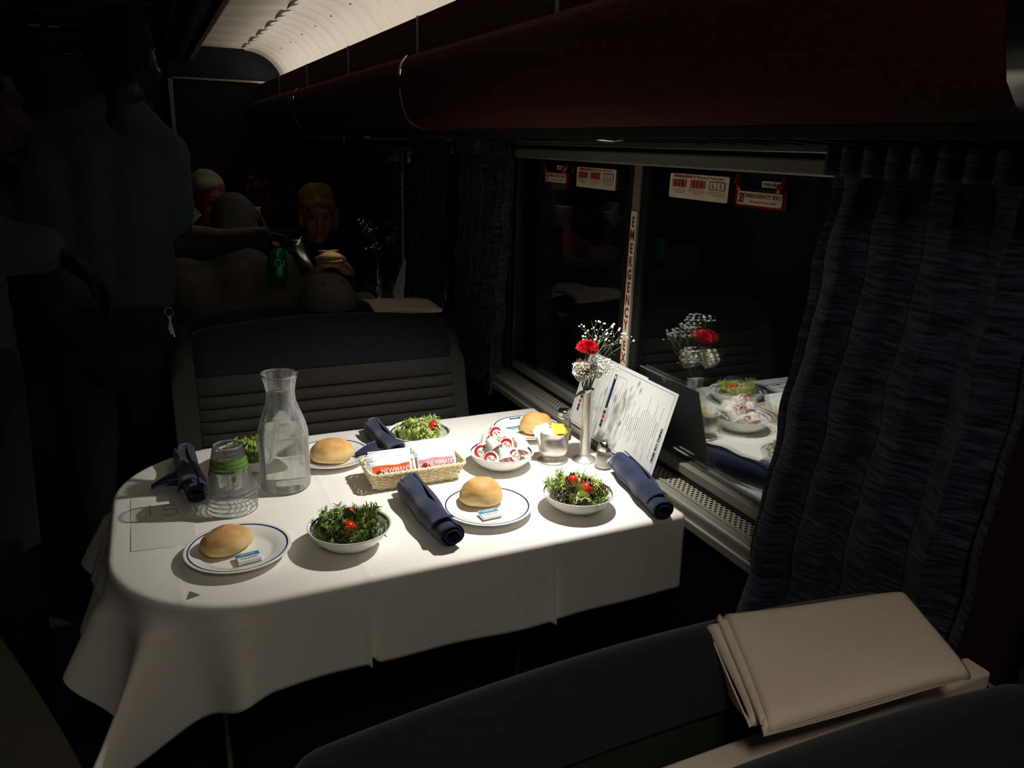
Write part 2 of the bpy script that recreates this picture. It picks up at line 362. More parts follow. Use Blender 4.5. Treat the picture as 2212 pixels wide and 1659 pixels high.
# luggage bin above the windows
bin_ = thing('luggage_bin', 'long brown carpeted luggage bin running above the windows with chrome joints', 'luggage bin', (0, 0, 0))
PR = [(1.10, 1.560), (.97, 1.566), (.87, 1.571), (.835, 1.574), (.805, 1.585), (.782, 1.605), (.768, 1.64), (.761, 1.68), (.760, 1.72), (.764, 1.75), (.773, 1.774), (.790, 1.792), (.815, 1.80), (.89, 1.80)]
def binprof(y0, y1, name, mat, off=0, pr=PR):
    n = len(pr); g = G()
    P = [(x-off*(1 if z > 1.58 else .3), z-(off if z < 1.6 else -off if z > 1.785 else 0)) for x, z in pr]
    fine = []
    for i in range(n-1):
        for t in (0, .33, .66): fine.append((P[i][0]*(1-t)+P[i+1][0]*t, P[i][1]*(1-t)+P[i+1][1]*t))
    fine.append(P[-1]); n = len(fine)
    g.add([(x, y0, z) for x, z in fine]+[(x, y1, z) for x, z in fine], [(n+i, n+i+1, i+1, i) for i in range(n-1)])
    return g.build(name, mat, bin_)
JY = [-1.50, .525, 2.55, 4.58, 6.61]
for a, b in zip(JY, JY[1:]+[6.9]):
    binprof(a+.01, b-.01, 'face_panel', 'brown_carpet')
for a in JY[1:]: binprof(a-.0105, a+.0105, 'joint_strip', 'steel', .003, PR[2:])
DY = [-.35, .67, 1.69, 2.71, 3.73, 4.75, 5.77]
for a, b in zip([-1.5]+DY, DY+[6.88]): G().bx(.875, .895, a+.006, b-.006, 1.79, 1.936).build('upper_panel', 'brown_carpet', bin_, smooth=False, bevel=.004)
for a in DY: G().bx(.872, .897, a-.007, a+.007, 1.79, 1.937).build('divider', 'alu', bin_, smooth=False)
for k in range(40):
    y = .28+k*.09
    G().box((.975, y, 1.556), (.19, .008, .016), (0, .04, .0)).build('vent_slat', 'steel_dark', bin_, smooth=False)
G().bx(.868, .882, .2, 6.8, 1.552, 1.570).build('vent_rail', 'ceiling_dark', bin_, smooth=False)
G().bx(1.07, 1.09, -1.5, 6.8, 1.545, 1.562).build('vent_rail', 'ceiling_dark', bin_, smooth=False)

# reading lights under the bin (each a real spot lamp in a small steel ring)
def reading_light(x, y, label, watts, aim, angle, blend, size=.012, color=(1, .97, .915)):
    t = thing('reading_light', label, 'lamp', (x, y, 1.556))
    G().lathe([(.028, .0), (.034, -.004), (.034, -.010), (.026, -.012), (.024, .0)], 28).build('ring', 'steel', t)
    G().lathe([(.0001, -.002), (.022, -.002), (.022, .0), (.0001, .0)], 24).build('lens', 'lamp_glow' if watts > 0 else 'paper', t)
    ld = bpy.data.lights.new('spot', 'SPOT'); ld.energy = watts; ld.spot_size = math.radians(angle); ld.spot_blend = blend; ld.shadow_soft_size = size; ld.color = color
    lo = bpy.data.objects.new('bulb', ld); COL.objects.link(lo); lo.parent = t; lo.location = (0, 0, -.020)
    d = Vector(aim)-Vector((x, y, 1.536)); lo.rotation_euler = d.to_track_quat('-Z', 'Y').to_euler()
    return t
reading_light(.90, 1.48, 'lit reading light under the bin above the laid table', TABLE_SPOT_W, (.66, 1.61, .75), 100, 1.0)
reading_light(.93, 3.62, 'lit reading light under the bin above the diners behind', TABLE2_SPOT_W, (.70, 3.42, .75), 44, .35)
# added fill lamp behind the camera, brightens the folded cloth and the cloth front
t = thing('added_fill_lamp', 'added round fill lamp, unseen, at the ceiling behind the seats', 'lamp', (.05, -.25, 2.10))
G().lathe([(.0001, -.03), (.10, -.028), (.125, -.015), (.13, 0)], 40).build('diffuser', 'lamp_glow', t)
G().lathe([(.13, 0), (.145, -.006), (.145, 0)], 40).build('rim', 'steel_dark', t)
ld = bpy.data.lights.new('fill_disk', 'AREA'); ld.shape = 'DISK'; ld.size = .26; ld.energy = BACK_FILL_W; ld.color = (1, .88, .74)
lo = bpy.data.objects.new('bulb', ld); COL.objects.link(lo); lo.parent = t; lo.location = (0, 0, -.034)

# curtains
def curtain(y0, y1, zb, label, pleats, seed, flare=.02, xb=1.0, button=False):
    r = random.Random(seed); t = thing('curtain', label, 'curtain', (1.06, (y0+y1)/2, zb)); W = y1-y0; Hh = 1.538-zb
    ph = [r.uniform(-.6, .6) for _ in range(8)]
    def fn(u, v):
        z = Hh*v; p = u*pleats*2*PI
        amp = .024+.012*math.sin(3*u+seed) - .006*v
        if v > .93: amp *= .55
        x = -amp*math.cos(p+.9*math.sin(2.2*v+ph[0])+.7*math.sin(7*u+ph[1])) - (1-v)**1.2*(1.06-xb)
        y = (u-.5)*(W+flare*(1-v)*2) + .008*math.sin(2*p+ph[2]) + .012*math.sin(3*v+ph[3])*(1-v)
        x += .004*math.sin(23*v+5*u)+.003*math.sin(41*v+9*u)
        return (x, y, z)
    G().grid(fn, int(pleats*22), 70).build('drape', 'curtain', t, solid=.002)
    def hd(u, v):
        p = u*pleats*2*PI
        return (-.012-.012*abs(math.cos(p)), (u-.5)*W, Hh-.04+.05*v)
    G().grid(hd, int(pleats*20), 6).build('heading_tape', 'curtain', t, solid=.002)
    if button: G().ell((-.03, -.5*W+.02, Hh*.70), (.004, .006, .006), 10, 6).build('snap_button', 'steel', t)
    return t
curtain(.60, 1.00, .60, 'large navy crinkled curtain at the right of the near window', 4.5, 3, .035, .992)
curtain(.08, .50, .60, 'navy curtain edge at the far right side of the picture', 6, 5, .0, 1.03)
curtain(2.33, 2.76, .69, 'blue crinkled curtain at the far side of the near window', 6, 9, .0, 1.03, True)
curtain(2.92, 3.33, .69, 'dark curtain beside the second window next to the blue one', 6, 11, .0, 1.03)
curtain(4.30, 4.66, .69, 'dark curtain at the far side of the second window', 5, 13, .0, 1.03)

# ------------------------------------------------------------------ signs on the glass
def on_glass(x, y, z): return Matrix(((0, 0, -1, x), (-1, 0, 0, y), (0, 1, 0, z), (0, 0, 0, 1)))   # local X -> -Y, Y -> Z, Z -> -X (faces the room)
def rrect(w, h, r=.004, n=4):
    P = []
    for cx, cy, a0 in ((w/2-r, h/2-r, 0), (-w/2+r, h/2-r, 90), (-w/2+r, -h/2+r, 180), (w/2-r, -h/2+r, 270)):
        for k in range(n+1): a = math.radians(a0+90*k/n); P.append((cx+r*math.cos(a), cy+r*math.sin(a)))
    return P
def sign_removal(x, y, z, label):
    t = thing('window_sign', label, 'sign'); t.matrix_world = on_glass(x, y, z) @ Matrix.Diagonal((1.65, .70, 1, 1))
    G().extr(rrect(.128, .078), 0, .0015).build('backing', 'sticker_cream', t, smooth=False)
    text('EMERGENCY', .0105, 'sticker_red', t, (-.030, .031, .0016), (0, 0, 0), bold=.0004, sx=.85)
    text('Window Removal', .0105, 'sticker_red', t, (.024, .031, .0016), (0, 0, 0), sx=.72)
    for k in range(3):
        cx = -.041+.041*k
        g = G().extr(rrect(.033, .026, .003), .0015, .0020); pic = g.build('pictogram', 'sticker_pink' if k < 2 else 'sticker_red', t, smooth=False, loc=(cx, .009, 0))
        if k == 2: G().extr(rrect(.029, .021, .002), .0021, .0024).build('pictogram_inset', 'sticker_cream', pic, smooth=False)
        for s in (-1, 1):
            G().bx(s*.008-.0006, s*.008+.0006, -.002, .009, .0025, .003).add([(s*.008-.003, -.002, .0028), (s*.008+.003, -.002, .0028), (s*.008, -.008, .0028)], [(0, 1, 2)]).build('pictogram_arrow', 'sticker_red' if k == 2 else 'print_dark_red', pic, smooth=False)
        G().bx(-.0005, .0005, -.012, .012, .0025, .003).build('pictogram_line', 'print_dark_red', pic, smooth=False)
        text(str(k+1), .008, 'sticker_red', t, (cx-.0165, -.0115, .0016), (0, 0, 0))
        for j, wl in enumerate((.027, .029, .018)):
            dashes(t, cx+.0015, -.0105-.0055*j, wl, .0018, 'sticker_pink', j+k*3)
    return t
def dashes(parent, cx, cy, w, h, mat, seed, z=.0016):
    r = random.Random(seed); g = G(); x = cx-w/2
    while x < cx+w/2-.001:
        l = min(r.uniform(.002, .006), cx+w/2-x); g.bx(x, x+l, cy-h/2, cy+h/2, z, z+.0004); x += l+.0012
    return g.build('fine_print', mat, parent, smooth=False)
def sign_exit(x, y, z, label, mirror=1):
    t = thing('emergency_handle', label, 'emergency handle'); t.matrix_world = on_glass(x, y, z) @ Matrix.Diagonal((1.25, .70, 1, 1))
    G().extr(rrect(.118, .052, .004), -.004, 0).build('handle_plate', 'red_plastic', t, smooth=False)
    for s in (-1, 1):
        G().tube([(s*.045, .020, .004), (s*.046, .034, .006), (s*.054, .046, .004), (s*.054, .066, 0)], .0065, 8).build('handle_strap', 'red_plastic', t)
    G().extr(rrect(.104, .038, .004), .0005, .0025).build('sign_face', 'sticker_cream', t, smooth=False)
    text('EMERGENCY EXIT', .0150, 'sticker_red', t, (.009, .007, .0026), (0, 0, 0), sx=.72, bold=.0002)
    text('Pull handle. Remove rubber', .0066, 'sticker_pink', t, (.009, -.009, .0026), (0, 0, 0), sx=.85)
    ic = G().extr(rrect(.013, .026, .002), .0025, .0032).build('handle_icon', 'sticker_red', t, smooth=False, loc=(-.043, .0, 0))
    G().tube([(-.0035, -.008, .0035), (-.0035, .005, .0035), (0, .009, .0035), (.0035, .005, .0035), (.0035, -.008, .0035)], .0009, 5).build('icon_line', 'sticker_cream', ic)
    pg = G().extr(rrect(.050, .017, .001), -.006, -.004).build('pull_glass_sign', 'sticker_cream', t, smooth=False, loc=(.022, .042, 0))
    text('PULL GLASS', .0105, 'ink', pg, (0, 0, -.0038), (0, 0, 0), sx=.75, bold=.0003)
    return t
sign_removal(1.124, 1.4455, 1.452, 'cream and red window removal sign right of the near mullion')
sign_removal(1.124, 1.898, 1.450, 'cream and red window removal sign left of the near mullion')
sign_exit(1.119, 1.237, 1.441, 'red emergency exit handle with sign at the right near pane')
sign_exit(1.119, 2.125, 1.441, 'red emergency exit handle with sign at the left near pane')
sign_removal(1.124, 3.909, 1.462, 'small dim window removal sign left of the second window mullion')
sign_removal(1.124, 3.542, 1.464, 'dim window removal sign beside the dark curtain of second window')
sign_exit(1.119, 4.207, 1.456, 'small dim emergency exit handle on the second window')
def mullion_sticker(y, label):
    t = thing('exit_strip_sign', label, 'sign'); t.matrix_world = on_glass(1.1105, y, 1.38)
    G().bx(-.0125, .0125, -.555, 0, -.0012, 0).build('strip', 'sticker_cream', t, smooth=False)
    z = -.028
    for ch in 'EMERGENCY EXIT':
        if ch != ' ': text(ch, .036, 'sticker_red', t, (0, z, .0002), (0, 0, 0), sx=.72, bold=.0011, name='letter')
        z -= .0336 if ch != ' ' else .022
    return t
mullion_sticker(1.675, 'cream strip with vertical red EMERGENCY EXIT letters on the near mullion')
mullion_sticker(3.705, 'dim cream strip with small red letters on the second window mullion')
# ------------------------------------------------------------------ seats (two back to back per pair)
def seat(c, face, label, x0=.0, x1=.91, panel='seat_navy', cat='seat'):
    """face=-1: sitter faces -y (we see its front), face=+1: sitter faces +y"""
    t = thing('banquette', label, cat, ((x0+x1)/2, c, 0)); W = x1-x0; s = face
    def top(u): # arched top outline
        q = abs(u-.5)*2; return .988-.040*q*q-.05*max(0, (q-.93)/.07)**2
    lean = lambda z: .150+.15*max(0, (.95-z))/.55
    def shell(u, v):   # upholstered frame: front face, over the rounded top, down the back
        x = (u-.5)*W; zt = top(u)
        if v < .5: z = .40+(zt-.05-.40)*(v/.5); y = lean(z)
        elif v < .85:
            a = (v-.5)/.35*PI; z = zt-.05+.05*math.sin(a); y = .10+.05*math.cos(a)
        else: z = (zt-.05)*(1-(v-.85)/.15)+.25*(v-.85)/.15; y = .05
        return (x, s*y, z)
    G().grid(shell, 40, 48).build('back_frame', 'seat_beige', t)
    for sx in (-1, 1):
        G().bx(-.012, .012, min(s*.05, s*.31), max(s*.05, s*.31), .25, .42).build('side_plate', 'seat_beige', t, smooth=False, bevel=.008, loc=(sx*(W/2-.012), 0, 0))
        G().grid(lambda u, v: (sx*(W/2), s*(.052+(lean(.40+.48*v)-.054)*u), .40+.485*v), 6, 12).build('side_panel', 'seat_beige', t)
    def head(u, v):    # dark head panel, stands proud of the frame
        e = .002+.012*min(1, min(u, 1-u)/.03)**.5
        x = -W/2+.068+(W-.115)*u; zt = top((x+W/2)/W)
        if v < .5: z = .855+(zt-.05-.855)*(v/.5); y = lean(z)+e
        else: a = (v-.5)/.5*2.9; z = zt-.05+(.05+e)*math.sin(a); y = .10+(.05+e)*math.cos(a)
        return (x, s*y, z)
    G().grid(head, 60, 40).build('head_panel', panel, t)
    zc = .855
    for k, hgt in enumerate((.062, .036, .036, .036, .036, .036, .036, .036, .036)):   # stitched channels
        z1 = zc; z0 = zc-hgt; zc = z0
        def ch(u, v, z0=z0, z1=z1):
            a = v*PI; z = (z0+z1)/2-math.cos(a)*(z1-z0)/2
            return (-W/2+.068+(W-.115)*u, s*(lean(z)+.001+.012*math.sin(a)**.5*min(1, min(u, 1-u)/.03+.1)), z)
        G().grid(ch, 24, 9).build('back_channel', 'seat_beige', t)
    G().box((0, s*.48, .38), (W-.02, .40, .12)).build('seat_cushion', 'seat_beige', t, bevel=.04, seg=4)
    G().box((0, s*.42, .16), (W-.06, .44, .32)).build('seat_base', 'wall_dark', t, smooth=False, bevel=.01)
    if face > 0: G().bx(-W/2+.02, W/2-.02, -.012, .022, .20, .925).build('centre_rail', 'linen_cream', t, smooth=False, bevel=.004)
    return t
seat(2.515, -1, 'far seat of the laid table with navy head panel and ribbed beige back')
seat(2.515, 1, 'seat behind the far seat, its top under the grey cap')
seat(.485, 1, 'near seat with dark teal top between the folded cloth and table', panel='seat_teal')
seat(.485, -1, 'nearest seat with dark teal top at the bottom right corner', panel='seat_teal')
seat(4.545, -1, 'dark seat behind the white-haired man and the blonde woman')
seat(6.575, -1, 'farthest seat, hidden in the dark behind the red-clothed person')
# padded olive seat corner in the lower left
t = thing('seat_armrest', 'blurred dark olive padded armrest at the lower left corner', 'armrest', (-.275, .70, 0), .38)
def arm(u, v):
    a = 2*PI*u; r = 1
    return (.150*math.copysign(abs(math.cos(a))**.6, math.cos(a))*(1-.10*v**4), .34*math.copysign(abs(math.sin(a))**.6, math.sin(a))*(1-.08*v**4), .55+.47*v)
G().grid(arm, 40, 16, True).add([arm(k/40, 1) for k in range(40)], [tuple(range(40))]).build('pad', 'seat_olive', t, sub=1)
G().bx(-.10, .10, -.28, .28, 0, .56).build('support', 'wall_dark', t, smooth=False, bevel=.01)

# ------------------------------------------------------------------ dining table and its cloth
XL, XR, YB, YT, RC = -.135, 1.018, 1.25, 2.012, .25
def outline(inset=0, n=10):
    P = []; R = RC-inset
    P += [(XR-inset, YB+inset), (XR-inset, YT-inset)]
    for k in range(n+1): a = PI/2+PI/2*k/n; P.append((XL+RC+R*math.cos(a), YT-RC+R*math.sin(a)))
    for k in range(n+1): a = PI+PI/2*k/n; P.append((XL+RC+R*math.cos(a), YB+RC+R*math.sin(a)))
    return P
def dining_table(dy, label, dx=0):
    t = thing('dining_table', label, 'table', (dx, dy, 0))
    G().extr(outline(.004), .715, .746).build('table_top', 'frame_grey', t, smooth=False, bevel=.004)
    for lx in (.04, .80):
        G().lathe([(.032, .02), (.032, .71), (.07, .715)], 20, (lx, 1.63, 0)).build('leg', 'steel_dark', t)
        G().bx(lx-.05, lx+.05, 1.35, 1.91, .0, .03).build('foot', 'steel_dark', t, smooth=False, bevel=.012)
    return t
dining_table(0, 'dining table under the lit white cloth, round-ended towards the aisle')
dining_table(2.03, 'second dining table, mostly hidden behind the far seats')
def cloth(dy, label, dark=False):
    xl, xr, yb, yt = XL-.20, XR, YB-.185, YT+.185
    N, Mv = 230, 170; rb = .010
    def fn(u, v):
        # denser sampling toward the aisle end and near edge
        x = xl+(xr-xl)*(u**1.15); y = yb+(yt-yb)*v
        cr = .0013*math.exp(-((x-.302)/.004)**2)+.0013*math.exp(-((x-.688)/.004)**2)+.0012*math.exp(-((y-1.63)/.005)**2)+.001*math.exp(-((x+.02)/.005)**2)
        cr += .0008*noise.noise((x*7, y*7, 3))
        # nearest outline point
        if x < XL+RC and y < YB+RC: cx, cy = XL+RC, YB+RC; R = RC
        elif x < XL+RC and y > YT-RC: cx, cy = XL+RC, YT-RC; R = RC
        else: cx = None
        if cx is not None:
            dx_, dy_ = x-cx, y-cy; d = math.hypot(dx_, dy_)-R
            if d <= 0: return (x, y, TZ+.001+cr)
            n = Vector((dx_, dy_)).normalized(); p = Vector((cx, cy))+n*R
            th = math.atan2(abs(dx_), abs(dy_))/(PI/2)       # 0 on the long side, 1 at the aisle end
            win = math.sin(PI*min(1, max(0, th)))
            st = .07+.03*math.sin((XL+RC)*11+1)+.02*math.sin((XL+RC)*23)+.02*math.exp(-((XL+RC-.10)/.05)**2)
            fl = st*max(0, 1-th*1.6)+.31*min(1, th*1.6) + win*(.10+.30*math.cos(2*PI*(th-.47)/.40)) + .05*win*math.sin(9*th+d*6)
            tang = Vector((-n.y, n.x)); side = 1 if cy < 1.6 else -1
            sh = .10*win*math.sin(2*PI*(th-.47)/.40)*d
        else:
            if y < YB: d = YB-y; n = Vector((0, -1)); p = Vector((x, YB))
            elif y > YT: d = y-YT; n = Vector((0, 1)); p = Vector((x, YT))
            elif x < XL: d = XL-x; n = Vector((-1, 0)); p = Vector((XL, y))
            else: return (x, y, TZ+.001+cr)
            tang = Vector((-n.y, n.x)); sh = 0
            if n.x < 0: fl = .31+.07*math.sin((y-YB-RC)*26)
            else:
                fl = .07+.03*math.sin(x*11+1)+.02*math.sin(x*23)
                fl += .16*math.exp(-((x-.302)/.007)**2)*(1 if x < .302 else -.6)+.16*math.exp(-((x-.688)/.007)**2)*(1 if x < .688 else -.6)
                fl += .02*math.exp(-((x-.10)/.05)**2)
        fl = max(-.05, min(.72, fl)); bend = min(1, d/.09); fl *= min(1, d/(.03+.06*max(0, -n.x)))
        arc = rb*PI/2
        if d < arc: a = d/rb; out, dn = rb*math.sin(a), rb*(1-math.cos(a))
        else: e = d-arc; out, dn = rb+e*fl, rb+e*math.sqrt(max(.05, 1-fl*fl))
        q = p+n*out+tang*sh
        return (q.x, q.y, TZ+.001-dn+cr*.6)
    o = G().grid(fn, N, Mv).build('tablecloth', 'cloth_white', solid=.0012, loc=(0, dy, 0))
    return tag(o, label, 'tablecloth')
cloth(0, 'white cloth draped over the lit table, corner hanging at the aisle')
cloth(2.03, 'white cloth on the second table behind the seats')
# stray paper scrap and handwritten slip
tag(G().extr([(-.012, 1.293), (-.006, 1.318), (.010, 1.300)], TZ+.0025, TZ+.003).build('paper_scrap', 'pencil', smooth=False), 'tiny grey triangular scrap on the cloth near its rounded corner', 'scrap')
t = thing('order_slip', 'white paper slip with a handwritten 15 near the stacked cups', 'paper', (-.048, 1.615, TZ+.0026), 0)
G().add([(-.059, .137, 0), (-.055, -.108, 0), (.063, -.122, 0), (.066, .075, 0)], [(0, 1, 2, 3)]).build('sheet', 'paper_cloth', t, smooth=False, solid=.0006)
def stroke(pts, name='pencil_stroke'): G().tube([(x, y, .0009) for x, y in pts], .0007, 5).build(name, 'pencil', t)
stroke([(-.021, .090), (-.019, .040)])
stroke([(.030, .076), (.008, .081), (.006, .077), (.008, .055), (.024, .058), (.034, .048), (.033, .034), (.022, .026), (.008, .029)])

# ------------------------------------------------------------------ crockery
def ring(r0, r1, z0, z1, n=64, lift=.0006):
    g = G(); return g.lathe([(r0, z0+lift), (r1, z1+lift)], n)
PLATE = [(.0001, .004), (.058, .004), (.066, .007), (.074, .0125), (.096, .0175), (.0995, .0180), (.1005, .0172), (.0985, .0158), (.074, .0095), (.064, .0035), (.060, .0), (.0001, .0)]
def plate(x, y, label, mark=False):
    t = thing('plate', label, 'plate', (x, y, TZ+.0025), 0, 'side plates with a navy rim line')
    G().lathe(PLATE, 72).build('dish', 'china', t)
    ring(.0905, .0932, .0163, .0169, 80).build('rim_line', 'navy_glaze', t)
    if mark:
        text('Amtrak', .0125, 'navy_glaze', t, (.0, .0815, .0150), (.22, 0, 0), name='rim_emblem', sx=.95, shear=.35, bold=.0004)
    return t
plate(.088, 1.421, 'white plate with a navy line nearest the cloth corner, holding a roll')
plate(.610, 1.414, 'brightly lit white plate at the near middle holding a roll')
plate(.905, 1.828, 'white plate behind the steel pot near the window', True)
plate(.353, 1.828, 'white plate with emblem at the far side behind the carafe', True)
BOWL = [(.0001, .006), (.034, .006), (.055, .013), (.071, .027), (.079, .040), (.0820, .0435), (.0835, .0425), (.0815, .039), (.073, .024), (.056, .008), (.040, .003), (.038, .0), (.0001, .0)]
def bowl(x, y, label, stripe=True):
    t = thing('salad_bowl', label, 'bowl', (x, y, TZ+.0025), 0, 'white bowls on the table')
    G().lathe(BOWL, 72).build('dish', 'china', t)
    if stripe: ring(.0755, .0775, .0346, .0376, 80, .0012).build('rim_line', 'navy_glaze', t)
    return t
SALADS = [(.298, 1.385, 'near left beside the roll plate'), (.809, 1.361, 'near right beside the right napkin'), (.593, 1.841, 'far side behind the basket'), (.163, 1.845, 'behind the stacked cups and the carafe')]
for x, y, wh in SALADS: bowl(x, y, 'white salad bowl with navy line, '+wh)
bowl(.742, 1.638, 'plain white bowl heaped with coffee creamers', True)
# bread rolls
def roll(x, y, rz, seed, label, dims=(.054, .042, .046), split=False):
    def fn(u, v):
        a, b = 2*PI*u, PI*(v*.996+.002); sx_, sy_, sz_ = math.sin(b)*math.cos(a), math.sin(b)*math.sin(a), -math.cos(b)
        p = Vector((sx_*dims[0], sy_*dims[1], sz_*dims[2]*(.72 if sz_ > 0 else .40)))
        k = 1+.09*noise.noise((sx_*1.6+seed, sy_*1.6, sz_*1.6))+.02*noise.noise((sx_*6, sy_*6+seed, sz_*6))
        if split: k -= .10*math.exp(-((sy_*.9+.25*sx_-.25)/.10)**2)*max(0, sz_+.3)
        p *= k; return (p.x, p.y, max(p.z, -dims[2]*.33)+dims[2]*.33)
    o = G().grid(fn, 48, 30, True).build('bread_roll', 'crust'); o.location = (x, y, TZ+.0068); o.rotation_euler = (0, 0, rz)
    return tag(o, label, 'bread roll', 'bread rolls on plates')
roll(.068, 1.440, .45, 1, 'flat brown roll with a pale stripe on the nearest left plate', (.052, .040, .046))
roll(.612, 1.452, -.15, 5, 'golden bread roll with a split top on the bright middle plate', (.050, .042, .058), True)
roll(.928, 1.815, .1, 9, 'tan bread roll half hidden by the steel pot', (.049, .042, .056), True)
roll(.352, 1.808, -.1, 14, 'bread roll on the far plate beside the carafe', (.055, .042, .056))
# butter portions
def butter(x, y, rz, label, tilt=0, dz=0):
    t = thing('butter_portion', label, 'butter', (x, y, TZ+.0075+dz), 0, 'wrapped butter portions', rot=(tilt, 0, rz))
    G().bx(-.022, .022, -.016, .016, 0, .009).build('wrapper', 'foil_white', t, smooth=False, bevel=.0015)
    G().bx(-.0215, .0215, -.001, .012, .0091, .0094).build('teal_band', 'ink_teal', t, smooth=False)
    G().bx(-.0215, .0215, -.0161, -.0163, .001, .002).build('side_line', 'ink_grey', t, smooth=False)
    for j in range(2): dashes(t, 0, -.006-.004*j, .034-.006*j, .0013, 'ink_grey', j, .0091)
    dashes(t, 0, .006, .026, .0022, 'foil_white', 7, .0095)
    return t
butter(.102, 1.383, .12, 'teal and white butter portion beside the flat roll, nearest left plate')
butter(.603, 1.383, .05, 'teal and white butter portion on the bright middle plate')
butter(.872, 1.838, .1, 'teal butter portion beside the roll near the window')
butter(.352, 1.872, .0, 'butter portion behind the roll on the far plate', .0, .002)

# ------------------------------------------------------------------ salads
def leaf_mesh(kind, seed):
    r = random.Random(seed); g = G(); ph = [r.uniform(0, 6.28) for _ in range(5)]
    rib = lambda t: Vector(((t-.5)*1.15, .05*math.sin(t*5+ph[0]), .34*t*t-.12*t+.04*math.sin(t*8+ph[1])))
    if kind == 'frisee':      # thin rib with many curled feathery lobes
        g.tube([rib(k/8) for k in range(9)], [.05-.004*k for k in range(9)], 4)
        for k in range(13):
            t = .10+.88*k/12
            for sd in (-1, 1):
                p = rib(t); L = (.20+.34*math.sin(PI*min(1, t*.8+.15)))*r.uniform(.7, 1.15); w = .035+.02*r.random(); d = Vector((.55+.3*r.random(), sd, r.uniform(-.2, .5))).normalized(); v = []
                for j in range(5):
                    f = j/4; c = p+d*L*f+Vector((0, 0, .22*f*f*L*r.uniform(-1.5, 2.5))); n = Vector((-d.y, d.x, .4*math.sin(f*6+k))).normalized()
                    ww = w*(1-f*.75)*(1.25 if j % 2 else .8); v += [c-n*ww, c+n*ww]
                g.add(v, [(2*j, 2*j+2, 2*j+3, 2*j+1) for j in range(4)])
        return g.mesh('lettuce_leaf')
    def fn(u, v):
        s_ = v*2-1; t = u
        wdt = .50*math.sin(PI*min(1, t*.90+.07))**.7*(.86+.10*math.sin(t*23+ph[0]+s_*2)+.07*math.sin(t*41+ph[3]*s_))
        c = rib(t)
        z = c.z + abs(s_)**1.8*(.17*math.sin(t*27+ph[1]+(0 if s_ > 0 else 2))+.10*math.sin(t*45+ph[2])+.10)
        return (c.x+.04*math.sin(t*31+s_*3)*abs(s_), c.y+s_*wdt, z)
    g.grid(fn, 25, 9); return g.mesh('lettuce_leaf')
LEAF = {}
for kind, mt in (('broad', 'leaf_mid'), ('broad', 'leaf_dark'), ('broad', 'leaf_purple'), ('broad', 'leaf_light'), ('frisee', 'leaf_light'), ('frisee', 'leaf_mid'), ('frisee', 'leaf_dark')):
    ms = []
    for s in range(3):
        me = leaf_mesh(kind, s*7+len(LEAF)); me.materials.append(MATS[mt]); ms.append(me)
    LEAF[(kind, mt)] = ms
def salad(x, y, seed, label, mix, toms, n=84):
    r = random.Random(seed); t = thing('green_salad', label, 'salad', (x, y, TZ+.009), 0, 'mixed green salads'); t.rotation_euler = (0, 0, 0)
    keys = [k for k, c in mix for _ in range(c)]
    for i in range(n):
        lay = i/n; rr = .062*math.sqrt(r.random())*(1-.22*lay); a = r.uniform(0, 2*PI)
        k = keys[int((noise.noise((rr*math.cos(a)*18+seed, rr*math.sin(a)*18, seed))*.5+.5+r.uniform(-.25, .25))*len(keys)) % len(keys)]
        me = r.choice(LEAF[k]); o = put('lettuce_leaf', me, None, t)
        hz = .012+.021*lay+.012*(1-(rr/.068)**2)*lay
        o.location = (rr*math.cos(a), rr*math.sin(a), hz)
        sc = r.uniform(.034, .053)*(1.1 if k[0] == 'frisee' else .92)*(1-.15*min(1, rr/.06)); o.scale = (sc, sc*r.uniform(.7, 1), sc)
        out_ = min(1, rr/.05); o.rotation_euler = (r.uniform(-.6, .6), r.uniform(-.95, .5-.85*out_), a+r.uniform(-.9, .9))
    for tx, ty, tz, sz, lb in toms:
        q = thing('cherry_tomato', lb, 'tomato', (x+tx, y+ty, TZ+.009+tz+.005), r.uniform(0, 6), 'cherry tomatoes in the salads', rot=(r.uniform(-1, 1), r.uniform(-1, 1), 0))
        G().ell((0, 0, 0), (sz, sz, sz*1.12), 20, 12).build('fruit', 'tomato', q)
        G().ell((0, 0, sz*1.1), (.0025, .0025, .0012), 8, 4).build('stem_scar', 'leaf_mid', q)
B, Fz = 'broad', 'frisee'
salad(.298, 1.385, 3, 'dark mixed salad in the near left bowl', [((B, 'leaf_mid'), 4), ((Fz, 'leaf_dark'), 2), ((B, 'leaf_purple'), 2), ((Fz, 'leaf_mid'), 2), ((B, 'leaf_dark'), 3), ((B, 'leaf_light'), 1), ((Fz, 'leaf_light'), 2)],
      [(-.008, -.030, .040, .0140, 'larger tomato in the near left salad'), (.004, .022, .046, .010, 'small tomato at the back of the near left salad')])
salad(.809, 1.361, 8, 'salad with pale frilly leaves and dark greens in the near right bowl', [((Fz, 'leaf_light'), 5), ((B, 'leaf_purple'), 3), ((Fz, 'leaf_mid'), 3), ((B, 'leaf_mid'), 2), ((B, 'leaf_dark'), 1)],
      [(.008, -.022, .043, .0135, 'larger tomato at the front of the near right salad'), (-.004, .020, .046, .012, 'tomato at the back of the near right salad')])
salad(.593, 1.841, 12, 'bright pale green salad in the far bowl behind the basket', [((Fz, 'leaf_light'), 3), ((B, 'leaf_light'), 6), ((Fz, 'leaf_mid'), 2), ((B, 'leaf_purple'), 1), ((B, 'leaf_mid'), 2)],
      [(.034, -.014, .044, .0135, 'bright tomato at the right of the far salad')])
salad(.163, 1.845, 17, 'green salad seen between the stacked cups and the carafe', [((Fz, 'leaf_mid'), 3), ((B, 'leaf_mid'), 3), ((B, 'leaf_dark'), 2), ((Fz, 'leaf_light'), 1)],
      [(.020, -.035, .036, .012, 'tomato in the salad behind the carafe')])
